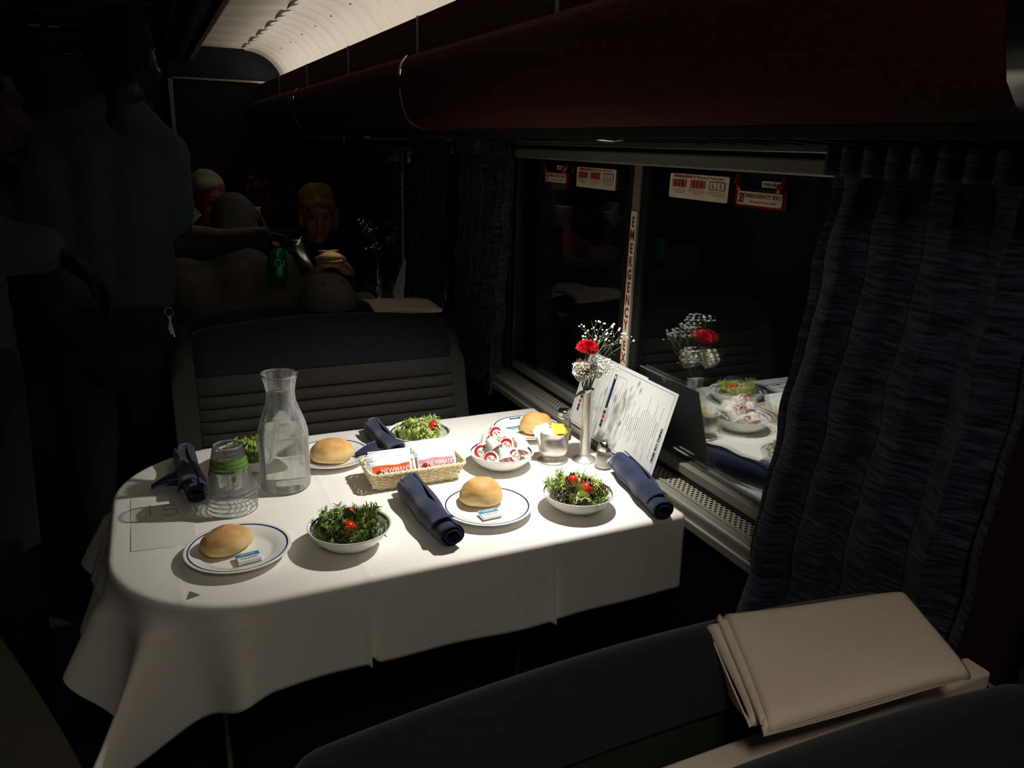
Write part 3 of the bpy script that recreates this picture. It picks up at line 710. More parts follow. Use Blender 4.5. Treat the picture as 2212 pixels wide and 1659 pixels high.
# ------------------------------------------------------------------ rolled navy napkins
def napkin(x, y, rz, L, label, flap=None, seed=0, r=.025):
    t = thing('napkin_roll', label, 'napkin', (x, y, TZ+.0025), rz, 'rolled navy napkins')
    def fn(u, v):      # spiral roll along local y
        a = u*2*PI*2.2; s_ = v
        rr = r*(.55+.45*u)*(1+.07*math.sin(s_*9+seed+a*.5)+.06*noise.noise((s_*4, math.cos(a)*1.5, seed+math.sin(a)*1.5)))
        rr *= .88+.14*math.sin(PI*min(1, s_*1.05))
        yy = (s_-.5)*L + (.010*(1-u)*(1 if s_ > .5 else -1)*abs(s_*2-1))
        z = r+rr*math.sin(a)*.93
        return (rr*1.05*math.cos(a)+.006*math.sin(s_*5+seed), yy, max(.0006, z))
    G().grid(fn, 70, 30).build('roll', 'napkin_navy', t, solid=.0012)
    def edge(u, v):    # loose outer edge wound diagonally
        a = 1.2+u*1.9+v*1.3; rr = r*1.10+.002*math.sin(v*14+seed)
        return (rr*1.05*math.cos(a), (v-.5)*L*.86+.01*u, max(.001, r+rr*math.sin(a)*.95))
    G().grid(edge, 14, 26).build('outer_fold', 'napkin_navy', t, solid=.0012)
    if flap:
        fx, fy = flap
        def fl(u, v):
            p0 = Vector((0, fy-.045+.09*v, r*.9)); p1 = Vector((fx, fy-.012+.018*v, .010))
            q = p0.lerp(p1, u); q.z += .008*math.sin(u*PI)+.004*math.sin(v*6+seed); return q
        G().grid(fl, 14, 10).build('loose_corner', 'napkin_navy', t, solid=.0012)
    return t
napkin(.020, 1.815, .02, .27, 'navy napkin roll at the aisle end, loose corner pointing left', (-.085, -.030), 1)
napkin(.503, 1.845, .04, .26, 'navy napkin roll at the far side behind the basket', (-.095, -.035), 2)
napkin(.478, 1.430, .03, .275, 'navy napkin roll between salad and roll plate, nearest edge', None, 3, .0285)
napkin(.985, 1.372, -.20, .285, 'navy napkin roll beside the window ledge', None, 4, .0275)

# ------------------------------------------------------------------ carafe with water, stack of cups
t = thing('water_carafe', 'wet glass carafe of water standing beside the stacked cups', 'carafe', (.222, 1.706, TZ+.0025))
CO = [(.0001, 0), (.046, 0), (.054, .006), (.0565, .018), (.0565, .125), (.0545, .145), (.048, .168), (.040, .190), (.034, .208), (.0318, .222), (.0320, .236), (.0352, .256), (.0395, .272), (.0402, .275)]
def dens(P, k=4):
    out = []
    for i in range(len(P)-1):
        p0, p1, p2, p3 = P[max(i-1, 0)], P[i], P[i+1], P[min(i+2, len(P)-1)]
        for j in range(k):
            u = j/k; out.append(tuple(.5*((2*p1[q])+(-p0[q]+p2[q])*u+(2*p0[q]-5*p1[q]+4*p2[q]-p3[q])*u*u+(-p0[q]+3*p1[q]-3*p2[q]+p3[q])*u**3) for q in (0, 1)))
    return out+[P[-1]]
co = dens(CO)
G().lathe(co, 56).build('glass_wall', 'carafe_glass', t)
G().lathe([(max(.0001, r-.0028), max(z, .005)) for r, z in co][::-1], 56).build('inner_wall', 'cup_clear', t)
G().lathe([(.0375, .272), (.0400, .2765), (.0412, .2750), (.0400, .2715)], 56, closed=True).build('rim', 'shaker_glass', t)
wl = [(max(.0001, r-.0034), max(z, .006)) for r, z in co if z < .244]; wl.append((.0001, wl[-1][1]))
G().lathe(wl, 56).build('water', 'water', t)
# cups, upside down, nested
def cup_stack(x, y):
    n = 6
    for k in range(n):
        z0 = .0115*(n-1-k) if False else .0105*k
        t = thing('plastic_cup', ['lowest', 'second lowest', 'third lowest', 'third highest', 'second highest', 'topmost'][k]+' clear cup of the upside-down stack beside the carafe', 'cup', (x, y, TZ+.0025+z0), k*.7, 'stacked clear plastic cups')
        hh = .097; rb_, rt_ = .0505, .0305
        pr = [(rb_+.0022, .0), (rb_+.0030, .0018), (rb_+.0012, .0034), (rb_, .0045), (rb_-.002, .014), (rb_-.0045, .0155), (rt_+.002, hh-.010), (rt_, hh-.002), (rt_-.002, hh), (rt_-.004, hh-.0035), (.0001, hh-.0035)]
        G().lathe(pr, 48).build('cup_wall', 'cup_clear', t)
        G().lathe([(rb_+.0026, .0), (rb_+.0036, .0016), (rb_+.0026, .0032), (rb_+.0014, .0016)], 56, closed=True).build('rolled_rim', 'cup_rim', t)
        if k == n-1: G().lathe([(rt_, hh-.003), (rt_-.0018, hh+.0004), (rt_-.004, hh-.0030)], 48).build('base_ring', 'cup_rim', t)
        rad = lambda z: rb_-.0045+(rt_+.002-rb_+.0045)*(z-.0155)/(hh-.010-.0155)+.0004
        if k >= n-2:
            for z0_, z1_ in ((.054, .0600), (.0625, .071)):
                G().lathe([(rad(z0_), z0_), (rad(z1_), z1_)], 48).build('green_band', 'cup_green', t)
        if k >= n-2:
            for q in range(3):  # leaf emblem
                a0 = -2.2+q*2.1
                def lf(u, v):
                    z = .034+.018*u; wv = .20*math.sin(PI*u)*(v-.5); a = a0+wv+.12*u; return ((rad(z)+.0003)*math.cos(a), (rad(z)+.0003)*math.sin(a), z)
                G().grid(lf, 10, 5).build('leaf_print', 'cup_green', t)
            g = G(); rr_ = random.Random(k)
            for q in range(44):
                a = -3.0+q*.075+rr_.uniform(-.01, .01); z = .0205+rr_.uniform(0, .002); R_ = rad(z)+.0005
                if q % 7 == 6: continue
                g.add([(R_*math.cos(a), R_*math.sin(a), z), (R_*math.cos(a+.04), R_*math.sin(a+.04), z), (R_*math.cos(a+.04), R_*math.sin(a+.04), z+.003), (R_*math.cos(a), R_*math.sin(a), z+.003)], [(0, 1, 2, 3)])
            g.build('small_print', 'cup_green', t)
cup_stack(.096, 1.632)

# ------------------------------------------------------------------ wicker basket and dressing packets
bk = thing('wicker_basket', 'long cream wicker basket full of dressing packets', 'basket', (.511, 1.643, TZ+.0025), -.005)
def rr_path(hx, hy, rc, n):
    per = 4*(hx-rc)+4*(hy-rc)+2*PI*rc; out = []
    for i in range(n):
        s_ = per*i/n; L = [2*(hx-rc), PI*rc/2, 2*(hy-rc), PI*rc/2]*2
        k = 0
        while k < 8 and s_ > L[k]: s_ -= L[k]; k += 1
        k = min(k, 7)
        c = [(hx-rc, -hy), None, (hx, hy-rc), None, (-hx+rc, hy), None, (-hx, -hy+rc), None]
        if k == 0: p = (-hx+rc+s_, -hy); nn = (0, -1)
        elif k == 2: p = (hx, -hy+rc+s_); nn = (1, 0)
        elif k == 4: p = (hx-rc-s_, hy); nn = (0, 1)
        elif k == 6: p = (-hx, hy-rc-s_); nn = (-1, 0)
        else:
            cc, a0 = {1: ((hx-rc, -hy+rc), -PI/2), 3: ((hx-rc, hy-rc), 0), 5: ((-hx+rc, hy-rc), PI/2), 7: ((-hx+rc, -hy+rc), PI)}[k]
            a = a0+s_/rc; nn = (math.cos(a), math.sin(a)); p = (cc[0]+rc*nn[0], cc[1]+rc*nn[1])
        out.append((p, nn))
    return out
NS = 46; NP = 276
BH = .043
for row in range(9):
    f = row/8; hx, hy = .103+.013*f, .042+.012*f; z = .004+f*(BH-.006)
    pts = []
    for i, (p, nn) in enumerate(rr_path(hx, hy, .016, NP)):
        o_ = .0021*math.cos(PI*NS*i/NP+PI*(row % 2)); pts.append((p[0]+nn[0]*o_, p[1]+nn[1]*o_, z+.0004*math.sin(i*.7+row)))
    G().tube(pts, .0023, 6, True).build('weave_strand', 'wicker', bk)
st = G()
b0, b1 = rr_path(.102, .041, .016, NS), rr_path(.117, .055, .016, NS)
for i in range(NS): st.tube([(b0[i][0][0], b0[i][0][1], .001), (b1[i][0][0], b1[i][0][1], BH)], .0015, 5)
st.build('stakes', 'wicker', bk)
for q in range(2):
    pts = []
    for i, (p, nn) in enumerate(rr_path(.117, .055, .016, NP)):
        a = 2*PI*26*i/NP+PI*q; pts.append((p[0]+nn[0]*.0026*math.cos(a), p[1]+nn[1]*.0026*math.cos(a), BH+.001+.0026*math.sin(a)))
    G().tube(pts, .0025, 6, True).build('rim_strand', 'wicker', bk)
G().bx(-.1, .1, -.039, .039, .0, .003).build('base', 'wicker', bk, smooth=False)
def packet(x, y, z, w, h, lean, mat, label, group, band=None, words=None, rz=0, print_=True):
    t = thing('dressing_packet', label, 'packet', (x, y, z), 0, group, rot=(-lean, 0, rz))
    def fn(sg):
        def f(u, v):
            e = min(u, 1-u)/.12; e2 = min(v, 1-v)/.14; b = min(1, e)*min(1, e2)
            return ((u-.5)*w, sg*(.0006+.0042*math.sqrt(max(0, b))+.0007*math.sin(u*19+v*5)), v*h+.0015*math.sin(u*9+x*40)*v)
        return f
    g = G().grid(fn(-1), 22, 14); g2 = G().grid(fn(1), 22, 14); g.add(g2.v, [tuple(q[::-1]) for q in g2.f])
    g.build('pouch', 'packet_white' if band else mat, t)
    def cn(u, v): return ((u-.5)*w, .0003*math.sin(u*160), h*(.93+.10*v))
    G().grid(cn, 60, 3).build('crimped_seam', 'packet_white', t, solid=.0006)
    if band:
        def bd(u, v):
            uu = .06+.88*u; vv = .10+.74*v; p = fn(-1)(uu, vv); return (p[0], p[1]-.0006, p[2])
        lb = G().grid(bd, 22, 10).build('printed_panel', band, t)
        if words:
            text(words, .0155, 'packet_white', lb, (.010, -.0062, h*.62), (PI/2, 0, 0), sx=.9, bold=.0002)
            G().ell((-.028, -.0056, h*.52), (.011, .0008, .010), 14, 6).build('fruit_print', 'print_dark_red', lb)
            G().ell((.018, -.0056, h*.22), (.008, .0008, .004), 12, 6).build('gold_print', 'print_gold', lb)
            G().ell((.036, -.0056, h*.26), (.004, .0008, .008), 12, 6).build('leaf_print', 'print_green', lb)
    return t
pz = TZ+.008
packet(.452, 1.604, pz, .102, .060, .50, 'packet_white', 'orange-red dressing packet at the front left of the basket', 'front dressing packets', 'packet_orange', "NEWMAN'S")
packet(.463, 1.615, pz+.003, .104, .060, .52, 'packet_white', 'orange dressing packet just behind the front left one', 'front dressing packets', 'packet_orange', "NEWMAN'S", .01)
packet(.566, 1.609, pz+.002, .096, .057, .52, 'packet_white', 'pink dressing packet at the front right of the basket', 'front dressing packets', 'packet_pink', "NEWMAN'S", -.02)
packet(.570, 1.621, pz+.004, .098, .058, .52, 'packet_white', 'white-backed pink dressing packet behind the front pink one', 'front dressing packets', 'packet_pink', None)
packet(.452, 1.627, pz+.005, .106, .060, .50, 'packet_blue', 'pale blue dressing packet in the left row of the basket', 'back dressing packets')
packet(.458, 1.639, pz+.006, .104, .060, .48, 'packet_white', 'plain white dressing packet in the left row, middle', 'back dressing packets', None, None, .02)
packet(.462, 1.651, pz+.007, .106, .060, .46, 'packet_blue', 'pale dressing packet in the left row, farthest back', 'back dressing packets', None, None, -.02)
packet(.568, 1.634, pz+.006, .098, .060, .50, 'packet_white', 'magenta striped dressing packet in the right row, middle', 'back dressing packets', 'packet_magenta', None, -.02)
packet(.566, 1.647, pz+.008, .100, .060, .48, 'packet_white', 'white dressing packet in the right row near the back', 'back dressing packets')
packet(.560, 1.664, pz+.008, .112, .066, .36, 'packet_white', 'tall white packet standing at the back right of the basket', 'back dressing packets')

# ------------------------------------------------------------------ creamers heaped in the bowl
def creamer(loc, rot, label):
    t = thing('coffee_creamer', label, 'creamer', loc, 0, 'coffee creamers heaped in the bowl', rot=rot); t.scale = (1.16, 1.16, 1.16)
    g = G().lathe([(.0001, -.026), (.0085, -.026), (.0098, -.0245), (.0132, -.004), (.0138, -.001), (.0175, -.0008), (.0175, .0)], 20); g.build('pot', 'cream_cup', t)
    G().lathe([(.0178, .0), (.0176, .0008), (.0001, .0009)], 24).build('lid', 'foil_white', t)
    def arc(u, v): a = .4+u*3.6; r = .0105+.0062*v*math.sin(PI*min(1, max(.02, u)))**.6; return (r*math.cos(a), r*math.sin(a)*.98, .0014)
    G().grid(arc, 24, 4).build('red_lid_print', 'ink_red', t)
    G().tube([(-.008, .002, .0015), (-.003, .005, .0015), (.000, -.003, .0015), (.004, .004, .0015), (.009, .0, .0015)], .0007, 5).build('lid_script', 'ink_red', t)
    G().ell((.004, -.008, .0013), (.005, .003, .0003), 10, 4).build('gold_lid_print', 'print_gold', t)
    return t
cx, cy, cz = .742, 1.638, TZ+.0025
CR = [(-.040, -.030, .034, (1.25, .25, -.75), 'creamer lying lid forward at the left front of the heap'), (-.008, -.046, .036, (2.5, .2, .3), None), (.018, -.040, .040, (1.3, -.6, .5), 'creamer with lid turned sideways at the front middle of the heap'),
      (.044, -.026, .040, (2.6, .5, 0), None), (-.050, .006, .042, (1.0, -.5, -.3), 'creamer tipped back at the left edge of the heap'), (-.020, -.010, .054, (2.4, -.4, .2), None), (.008, -.012, .058, (1.35, .5, -.2), 'creamer in the middle of the heap with red lid edge'),
      (.034, .000, .056, (1.4, .3, .9), 'creamer with red lid facing left on the right of the heap'), (.054, .006, .052, (2.7, -.6, .4), None), (-.030, .030, .048, (2.9, .2, .0), None), (.004, .024, .062, (2.6, .4, 1), None), (.036, .034, .050, (2.8, -.2, .4), None),
      (-.008, .014, .082, (1.25, -.1, .05), 'topmost creamer standing up with its red and white lid facing us')]
for x, y, z, r_, lb in CR:
    creamer((cx+x, cy+y, cz+z), r_, lb or 'plain side of a white coffee creamer within the heaped bowl')

# ------------------------------------------------------------------ steel pot with sweetener packets
t = thing('sugar_pot', 'round steel pot on a foot filled with sweetener packets', 'pot', (.884, 1.627, TZ+.0025))
SP = dens([(.0001, .004), (.020, .005), (.036, .002), (.0405, .0), (.0405, .003), (.032, .007), (.027, .0105), (.031, .016), (.0385, .028), (.0405, .042), (.0385, .054), (.0352, .064), (.0345, .071), (.0368, .078), (.0380, .080)], 3)
G().lathe(SP+[(.0368, .0805), (.0352, .078), (.0335, .070), (.034, .064), (.037, .054), (.038, .042), (.030, .022), (.0001, .020)], 48).build('body', 'steel_satin', t)
for k in range(13):
    yel = k >= 7; a = k*.9; r_ = random.Random(k)
    x = (.010+.010*r_.random()) if yel else (-.018+.016*r_.random()); y = -.018+.006*(k % 7)
    q = thing('sweetener_packet', 'yellow sweetener packet standing in the right half of the steel pot' if yel else 'white sugar packet standing in the left half of the steel pot', 'sweetener packet', (.884+x, 1.627+y, TZ+.0025+.026+.003*r_.random()), 0, 'yellow packets in the pot' if yel else 'white packets in the pot', rot=(-.35+.1*r_.random(), (.22 if yel else -.25)+r_.uniform(-.15, .15), r_.uniform(-.3, .3)))
    def pk(u, v): e = min(min(u, 1-u), min(v, 1-v))*4; return ((u-.5)*.034, .0012*min(1, e)*(1+.4*math.sin(9*u)), .062*v)
    g = G().grid(pk, 9, 9); g2 = G().grid(lambda u, v: (pk(u, v)[0], -pk(u, v)[1], pk(u, v)[2]), 9, 9); g.add(g2.v, [f[::-1] for f in g2.f])
    g.build('paper_pouch', 'packet_yellow' if yel else 'packet_white', q)
    if yel: G().bx(-.010, .010, -.0016, -.0012, .040, .046).build('dark_print', 'ink', q, smooth=False)

# ------------------------------------------------------------------ shakers
def shaker(x, y, fill, label, hgt, pep=False):
    t = thing('shaker', label, 'shaker', (x, y, TZ+.0025)); r = .0215
    G().lathe([(.0001, 0), (r, 0), (r+.0012, .003), (r, .012), (r-.001, hgt*.58), (r-.005, hgt*.70), (.0145, hgt*.74)], 10 if not pep else 28).build('glass_body', 'shaker_glass', t, smooth=pep)
    G().lathe([(.0001, .003), (r-.003, .003), (r-.003, hgt*(.48 if not pep else .30)), (.0001, hgt*(.50 if not pep else .33))], 24).build('contents', fill, t)
    if pep: G().lathe([(.0170, hgt*.72), (.0178, hgt*.74), (.0178, hgt*.80), (.0168, hgt*.83), (.0176, hgt*.86), (.0172, hgt*.97), (.0150, hgt), (.0001, hgt)], 28).build('metal_cap', 'steel', t)
    else: G().lathe([(.0180, hgt*.66), (.0186, hgt*.68), (.0160, hgt*.90), (.0125, hgt*.98), (.0001, hgt)], 28).build('metal_cap', 'steel', t)
    for k in range(6): a = k*PI/3; G().ell((.006*math.cos(a), .006*math.sin(a), hgt+.0002), (.0012, .0012, .0005), 8, 4).build('cap_hole', 'black', t)
    return t
shaker(.983, 1.536, 'salt_grain', 'glass salt shaker with shiny cap in front of the menus', .073)
shaker(.983, 1.752, 'pepper_grain', 'glass pepper shaker with dull cap behind the steel pot', .085, True)

# ------------------------------------------------------------------ vase and flowers
VX, VY = .964, 1.600
t = thing('bud_vase', 'slim steel bud vase on a round foot beside the menus', 'vase', (VX, VY, TZ+.0025))
G().lathe(dens([(.0001, .002), (.031, .0), (.0315, .002), (.022, .007), (.016, .010), (.0145, .016), (.0140, .10), (.0142, .186), (.0150, .189)], 3)+[(.0136, .189), (.0130, .180), (.0130, .05), (.0001, .05)], 40).build('tube', 'steel_satin', t)
def petal_mesh(seed, fr=1):
    r = random.Random(seed); p = [r.uniform(0, 6) for _ in range(4)]
    def fn(u, v):
        s_ = v*2-1; w = .16+.84*u**.7; x = s_*w*.62
        ru = u**1.6*(.15*math.sin(v*22+p[0])+.09*math.sin(v*43+p[1]))
        L = u*(1+.09*math.sin(v*47+p[2])*u)-.10*u*s_*s_
        return (x, L, .28*u*u*fr*(.6+.4*s_*s_)+ru)
    return G().grid(fn, 9, 19).mesh('petal')
PM = [petal_mesh(k) for k in range(4)]
def carnation(pos, axis, R, mat, label, stem_to, n_layers=5):
    t = thing(('red' if 'red' in mat else 'white')+'_carnation', label, 'carnation', pos); q = Vector(axis).to_track_quat('Z', 'Y'); r = random.Random(int(pos[2]*1000))
    for L in range(n_layers):
        f = L/(n_layers-1); n = 5+2*L
        for k in range(n):
            me = PM[r.randrange(4)].copy() if False else PM[r.randrange(4)]
            o = put('petal', me, None, t)
            if not o.data.materials: o.data.materials.append(None)
            o.material_slots[0].link = 'OBJECT'; o.material_slots[0].material = MATS[mat]
            tilt = math.radians(86-62*f+r.uniform(-12, 12)); a = 2*PI*(k+.5*(L % 2))/n+r.uniform(-.2, .2)
            e = q @ (Matrix.Rotation(a, 3, 'Z') @ Matrix.Rotation(tilt, 3, 'X')).to_quaternion()
            o.rotation_mode = 'QUATERNION'; o.rotation_quaternion = e
            sc = R*(.86+.16*f)*r.uniform(.85, 1.08); o.scale = (sc*.72, sc, sc)
            o.location = q @ Vector((0, 0, -.004*f))
    ax = Vector(axis).normalized()
    G().tube([tuple(-ax*.024), tuple(-ax*.012), tuple(-ax*.002)], [.003, .0062, .0075], 10).build('calyx', 'stem_green', t)
    e = Vector(stem_to)-Vector(pos); a0 = -ax*.022
    G().tube([tuple(a0), tuple(a0.lerp(e, .35)-ax*.012), tuple(a0.lerp(e, .7)), tuple(e)], .0021, 7).build('stem', 'stem_green', t)
    return t
vt = (VX, VY, .90)
carnation((VX-.012, VY-.004, 1.046), (-.10, -.25, 1), .030, 'petal_red', 'red carnation at the top of the bud vase', vt)
carnation((VX-.020, VY-.006, .996), (-.9, -.35, .25), .031, 'petal_white', 'white carnation facing left below the red one', (VX-.003, VY, .90))
carnation((VX+.016, VY+.006, .992), (.75, -.5, .35), .025, 'petal_white', 'half hidden white carnation at the right of the vase', (VX+.003, VY, .90))
t = thing('baby_breath', 'airy sprig of tiny white blossoms rising right of the carnations', 'flower sprig', (VX, VY, .90))
r = random.Random(5); tw = G(); fl = G()
def branch(p, d, L, lev):
    q = p+d*L; mid = p+d*L*.5+Vector((r.uniform(-1, 1), r.uniform(-1, 1), r.uniform(-1, 1)))*L*.08
    tw.tube([p, mid, q], [.0008-.00017*lev, .0007-.00017*lev, .0006-.00015*lev], 4, cap=False)
    if lev >= 3:
        if r.random() < .75: fl.ell(q, (.0026*r.uniform(.6, 1.25),)*3, 7, 5)
        return
    for k in range(3 if lev < 2 else 3):
        dd = (d+Vector((r.uniform(-1, 1), r.uniform(-1, 1), r.uniform(-.55, .8)))*.72).normalized(); branch(q, dd, L*r.uniform(.55, .8), lev+1)
for d, L in (((.22, .0, 1), .070), ((.06, .10, 1), .080), ((.34, .15, .9), .058), ((.22, -.15, 1), .042), ((.12, .05, 1), .038), ((.38, -.1, .85), .040), ((.30, .05, 1), .030)):
    branch(Vector((r.uniform(-.005, .005), r.uniform(-.005, .005), .035)), Vector(d).normalized(), L, 0)
for k in range(7): tw.tube([(0, 0, .0), (.004*math.cos(k), .004*math.sin(k), .04), (.013*math.cos(k)+.006, .01*math.sin(k), .085)], .0009, 5)
tw.build('twigs', 'twig', t); tag(fl.build('blossoms', 'petal_white', t), kind='stuff')
def lf(u, v): return (-.050*u+.0, -.010*u, .034+.008*math.sin(u*2.5)+.004*u-.018*u*u+(v-.5)*.010*math.sin(PI*min(1, u+.05)))
G().grid(lf, 14, 4).build('long_leaf', 'stem_green', t, solid=.0008)

# ------------------------------------------------------------------ menus leaning on the window
def menu(y_right, x0, label):
    t = thing('menu_card', label, 'menu'); W_, H_ = .295, .2155
    # local X along -Y (to the right), Y up the leaning card, Z facing the room
    a = math.atan2(.060, .207); mtx = Matrix(((0, math.sin(a), -math.cos(a), x0), (-1, 0, 0, y_right+W_), (0, math.cos(a), math.sin(a), .7685), (0, 0, 0, 1)))
    t.matrix_world = mtx
    G().bx(0, W_, 0, H_, 0, .0010).build('card', 'paper', t, smooth=False)
    fr = G()
    for x0_, x1_, y0_, y1_ in ((.010, W_-.010, .006, .0068), (.010, W_-.010, H_-.0068, H_-.006), (.010, .0108, .006, H_-.006), (W_-.0108, W_-.010, .006, H_-.006)): fr.bx(x0_, x1_, y0_, y1_, .001, .0013)
    fr.build('printed_border', 'ink_grey', t, smooth=False)
    text('DINING CAR MENU', .0105, 'ink', t, (W_-.018, H_*.36, .0012), (0, 0, -PI/2), sx=.95, bold=.0003)
    G().bx(.026, .037, .095, .19, .001, .0014).build('navy_band', 'ink_navy', t, smooth=False)
    G().bx(.029, .034, .178, .187, .0014, .0016).build('band_emblem', 'paper', t, smooth=False)
    for k, (mm, yy) in enumerate((('ink', .083), ('ink_red', .070), ('ink_navy', .057), ('ink', .046))): G().bx(.026, .036, yy-.005, yy+.005, .001, .0014).build('card_logo', mm, t, smooth=False)
    rr = random.Random(2); heads = (.118, .137, .155, .178, .198, .222, .250)
    x = .050
    while x < W_-.030:
        hd = any(abs(x-h) < .0032 for h in heads); L = rr.uniform(.06, .15) if not hd else rr.uniform(.025, .05); c_ = H_*(.46 if x > .09 else .50)+rr.uniform(-.012, .012)
        if rr.random() < .12 and not hd: x += .0062; continue
        g = G(); y = c_-L/2
        while y < c_+L/2:
            l = rr.uniform(.002, .007); g.bx(x-.0009 if hd else x-.0006, x+.0009 if hd else x+.0006, y, min(y+l, c_+L/2), .001, .0012); y += l+.0014
        g.build('text_line', 'ink' if hd else 'ink_grey', t, smooth=False); x += .0082
    bx_ = G()
    for x0_, x1_, y0_, y1_ in ((.045, .085, .03, .0305), (.045, .085, .19, .1905), (.045, .0455, .03, .19), (.085, .0855, .03, .19)): bx_.bx(x0_, x1_, y0_, y1_, .001, .0012)
    bx_.build('text_box', 'ink_grey', t, smooth=False)
    return t
menu(1.405, 1.038, 'white dining car menu leaning on the window nearest the shakers')
menu(1.545, 1.046, 'white menu half hidden behind the front one and the vase')

# ------------------------------------------------------------------ folded cloths on the seat backs
t = thing('folded_cloth', 'cream folded tablecloth lying across the nearest seat backs', 'folded cloth', (.65, .50, 1.0))
q0 = Vector((.65, .50, 1.0)); A, B_, C_, D_ = [Vector(p)-q0 for p in ((.570, .602, 1.002), (.815, .556, 1.003), (.753, .420, 1.002), (.492, .441, 1.000))]
for k, sl in enumerate((-.027, -.012, -.004, 0)):
    def fc(u, v, k=k, sl=sl):
        p = (A.lerp(B_, u)).lerp(D_.lerp(C_, u), v*(1-.10*(k < 1)))
        p = Vector(p); p.x += sl*(1-u)*(1-.45*v); e = min(u, 1-u, v, 1-v)
        p.z += .0015+.0026*k+.0012*math.sin(u*5+k+v*2)-.004*math.exp(-e*60)-.006*math.exp(-(1-v)*16)-.003*math.exp(-(1-u)*18)
        return p
    G().grid(fc, 34, 24).build('fold_layer', 'linen_cream', t, solid=.0018)
def loop(u, v):        # rounded fold joining two layers along the left edge
    p = A.lerp(D_, u*.96); a = PI/2+PI*v; return (p.x-.008*(1-.4*u)+.0045*math.cos(a), p.y, p.z+.0045+.0038*math.sin(a))
G().grid(loop, 24, 9).build('folded_edge', 'linen_cream', t, solid=.0014)
def flapf(u, v):       # slack under-layer hanging into the gap between the seats
    p = (A+Vector((-.027, 0, 0))).lerp(D_+Vector((-.014, .012, 0)), u); return (p.x+.012*v, p.y+.004*v, p.z-.002-.035*v*math.sin(PI*min(1, u*.9+.08)))
G().grid(flapf, 20, 8).build('hanging_fold', 'linen_cream', t, solid=.0018)
t = thing('folded_cloth', 'dim white folded cloth on the far seat top right of the cap', 'folded cloth', (.74, 2.54, .995))
for k in range(3):
    G().grid(lambda u, v, k=k: ((u-.5)*(.20+.03*(1-v))+.01*(1-v), (v-.5)*.22, .003+.004*k-.03*abs(v-.5)+.002*math.sin(u*5)), 14, 10).build('fold_layer', 'linen_cream', t, solid=.003)
# ------------------------------------------------------------------ people
WORK = bpy.data.scenes.new('work')
def blob(name, parts, mat, parent=None, voxel=.008, smooth=6, loc=None):
    """union of balls and tapered limbs grown into one continuous skin"""
    bm = bmesh.new()
    def ball(c, r, rot=None):
        mt = Matrix.Translation(c) @ (Euler(rot).to_matrix().to_4x4() if rot else Matrix.Identity(4)) @ Matrix.Diagonal((r[0], r[1], r[2], 1))
        bmesh.ops.create_icosphere(bm, subdivisions=2, radius=1, matrix=mt)
    for p in parts:
        if p[0] == 'e': ball(p[1], p[2], p[3] if len(p) > 3 else None)
        else:
            _, a, b, ra, rb_ = p; a, b = Vector(a), Vector(b); n = max(2, int((b-a).length/(min(ra, rb_)*.45))+1)
            for k in range(n+1): u = k/n; r = ra+(rb_-ra)*u; ball(a.lerp(b, u), (r, r, r))
    me = bpy.data.meshes.new(name); bm.to_mesh(me); bm.free()
    o = bpy.data.objects.new(name, me); WORK.collection.objects.link(o)
    m1 = o.modifiers.new('r', 'REMESH'); m1.mode = 'VOXEL'; m1.voxel_size = voxel; m1.use_smooth_shade = True
    m2 = o.modifiers.new('s', 'SMOOTH'); m2.iterations = smooth; m2.factor = .5
    vl = WORK.view_layers[0]; vl.update(); dg = vl.depsgraph; me2 = bpy.data.meshes.new_from_object(o.evaluated_get(dg))
    bpy.data.objects.remove(o); me2.shade_smooth(); me2.materials.clear()
    return put(name, me2, mat, parent, loc=loc)
class Head:
    def __init__(s, c, size=1, yaw=0, pitch=0, roll=0):
        s.m = Matrix.Translation(c) @ Euler((pitch, roll, yaw), 'YXZ').to_matrix().to_4x4() @ Matrix.Scale(size, 4); s.k = size; s.r = s.m.to_euler()
    def p(s, x, y, z): return s.m @ Vector((x, y, z))
    def e(s, c, r): return ('e', s.p(*c), [q*s.k for q in r], s.r)
    def c(s, a, b, ra, rb): return ('c', s.p(*a), s.p(*b), ra*s.k, rb*s.k)
    def skin(s):       # face looks along local +y
        return [s.e((0, -.012, .030), (.074, .094, .088)), s.e((0, .030, -.020), (.066, .064, .078)), s.e((0, .034, -.066), (.050, .052, .050)), s.e((0, .072, -.098), (.024, .020, .018)),
                s.e((0, .074, .038), (.050, .018, .012)), s.c((0, .088, .012), (0, .110, -.026), .009, .013), s.e((.013, .098, -.030), (.008, .010, .008)), s.e((-.013, .098, -.030), (.008, .010, .008)),
                s.e((.036, .066, -.022), (.022, .022, .020)), s.e((-.036, .066, -.022), (.022, .022, .020)), s.e((0, .086, -.060), (.026, .014, .012)),
                s.e((.076, -.006, -.008), (.010, .020, .032)), s.e((-.076, -.006, -.008), (.010, .020, .032))]
    def face(s, parent, brow='hair_grey', asleep=True):
        for sx in (-1, 1):
            blob('eye', [s.e((sx*.030, .080, .010), (.012, .008, .004 if asleep else .007))], 'eye_dark', parent, .0025, 2)
            blob('eyebrow', [s.c((sx*.016, .090, .030), (sx*.046, .080, .034), .0035, .0025)], brow, parent, .0025, 2)
        blob('lips', [s.c((-.020, .093, -.062), (0, .101, -.060), .004, .006), s.c((.020, .093, -.062), (0, .101, -.060), .004, .006)], 'lips', parent, .0025, 2)
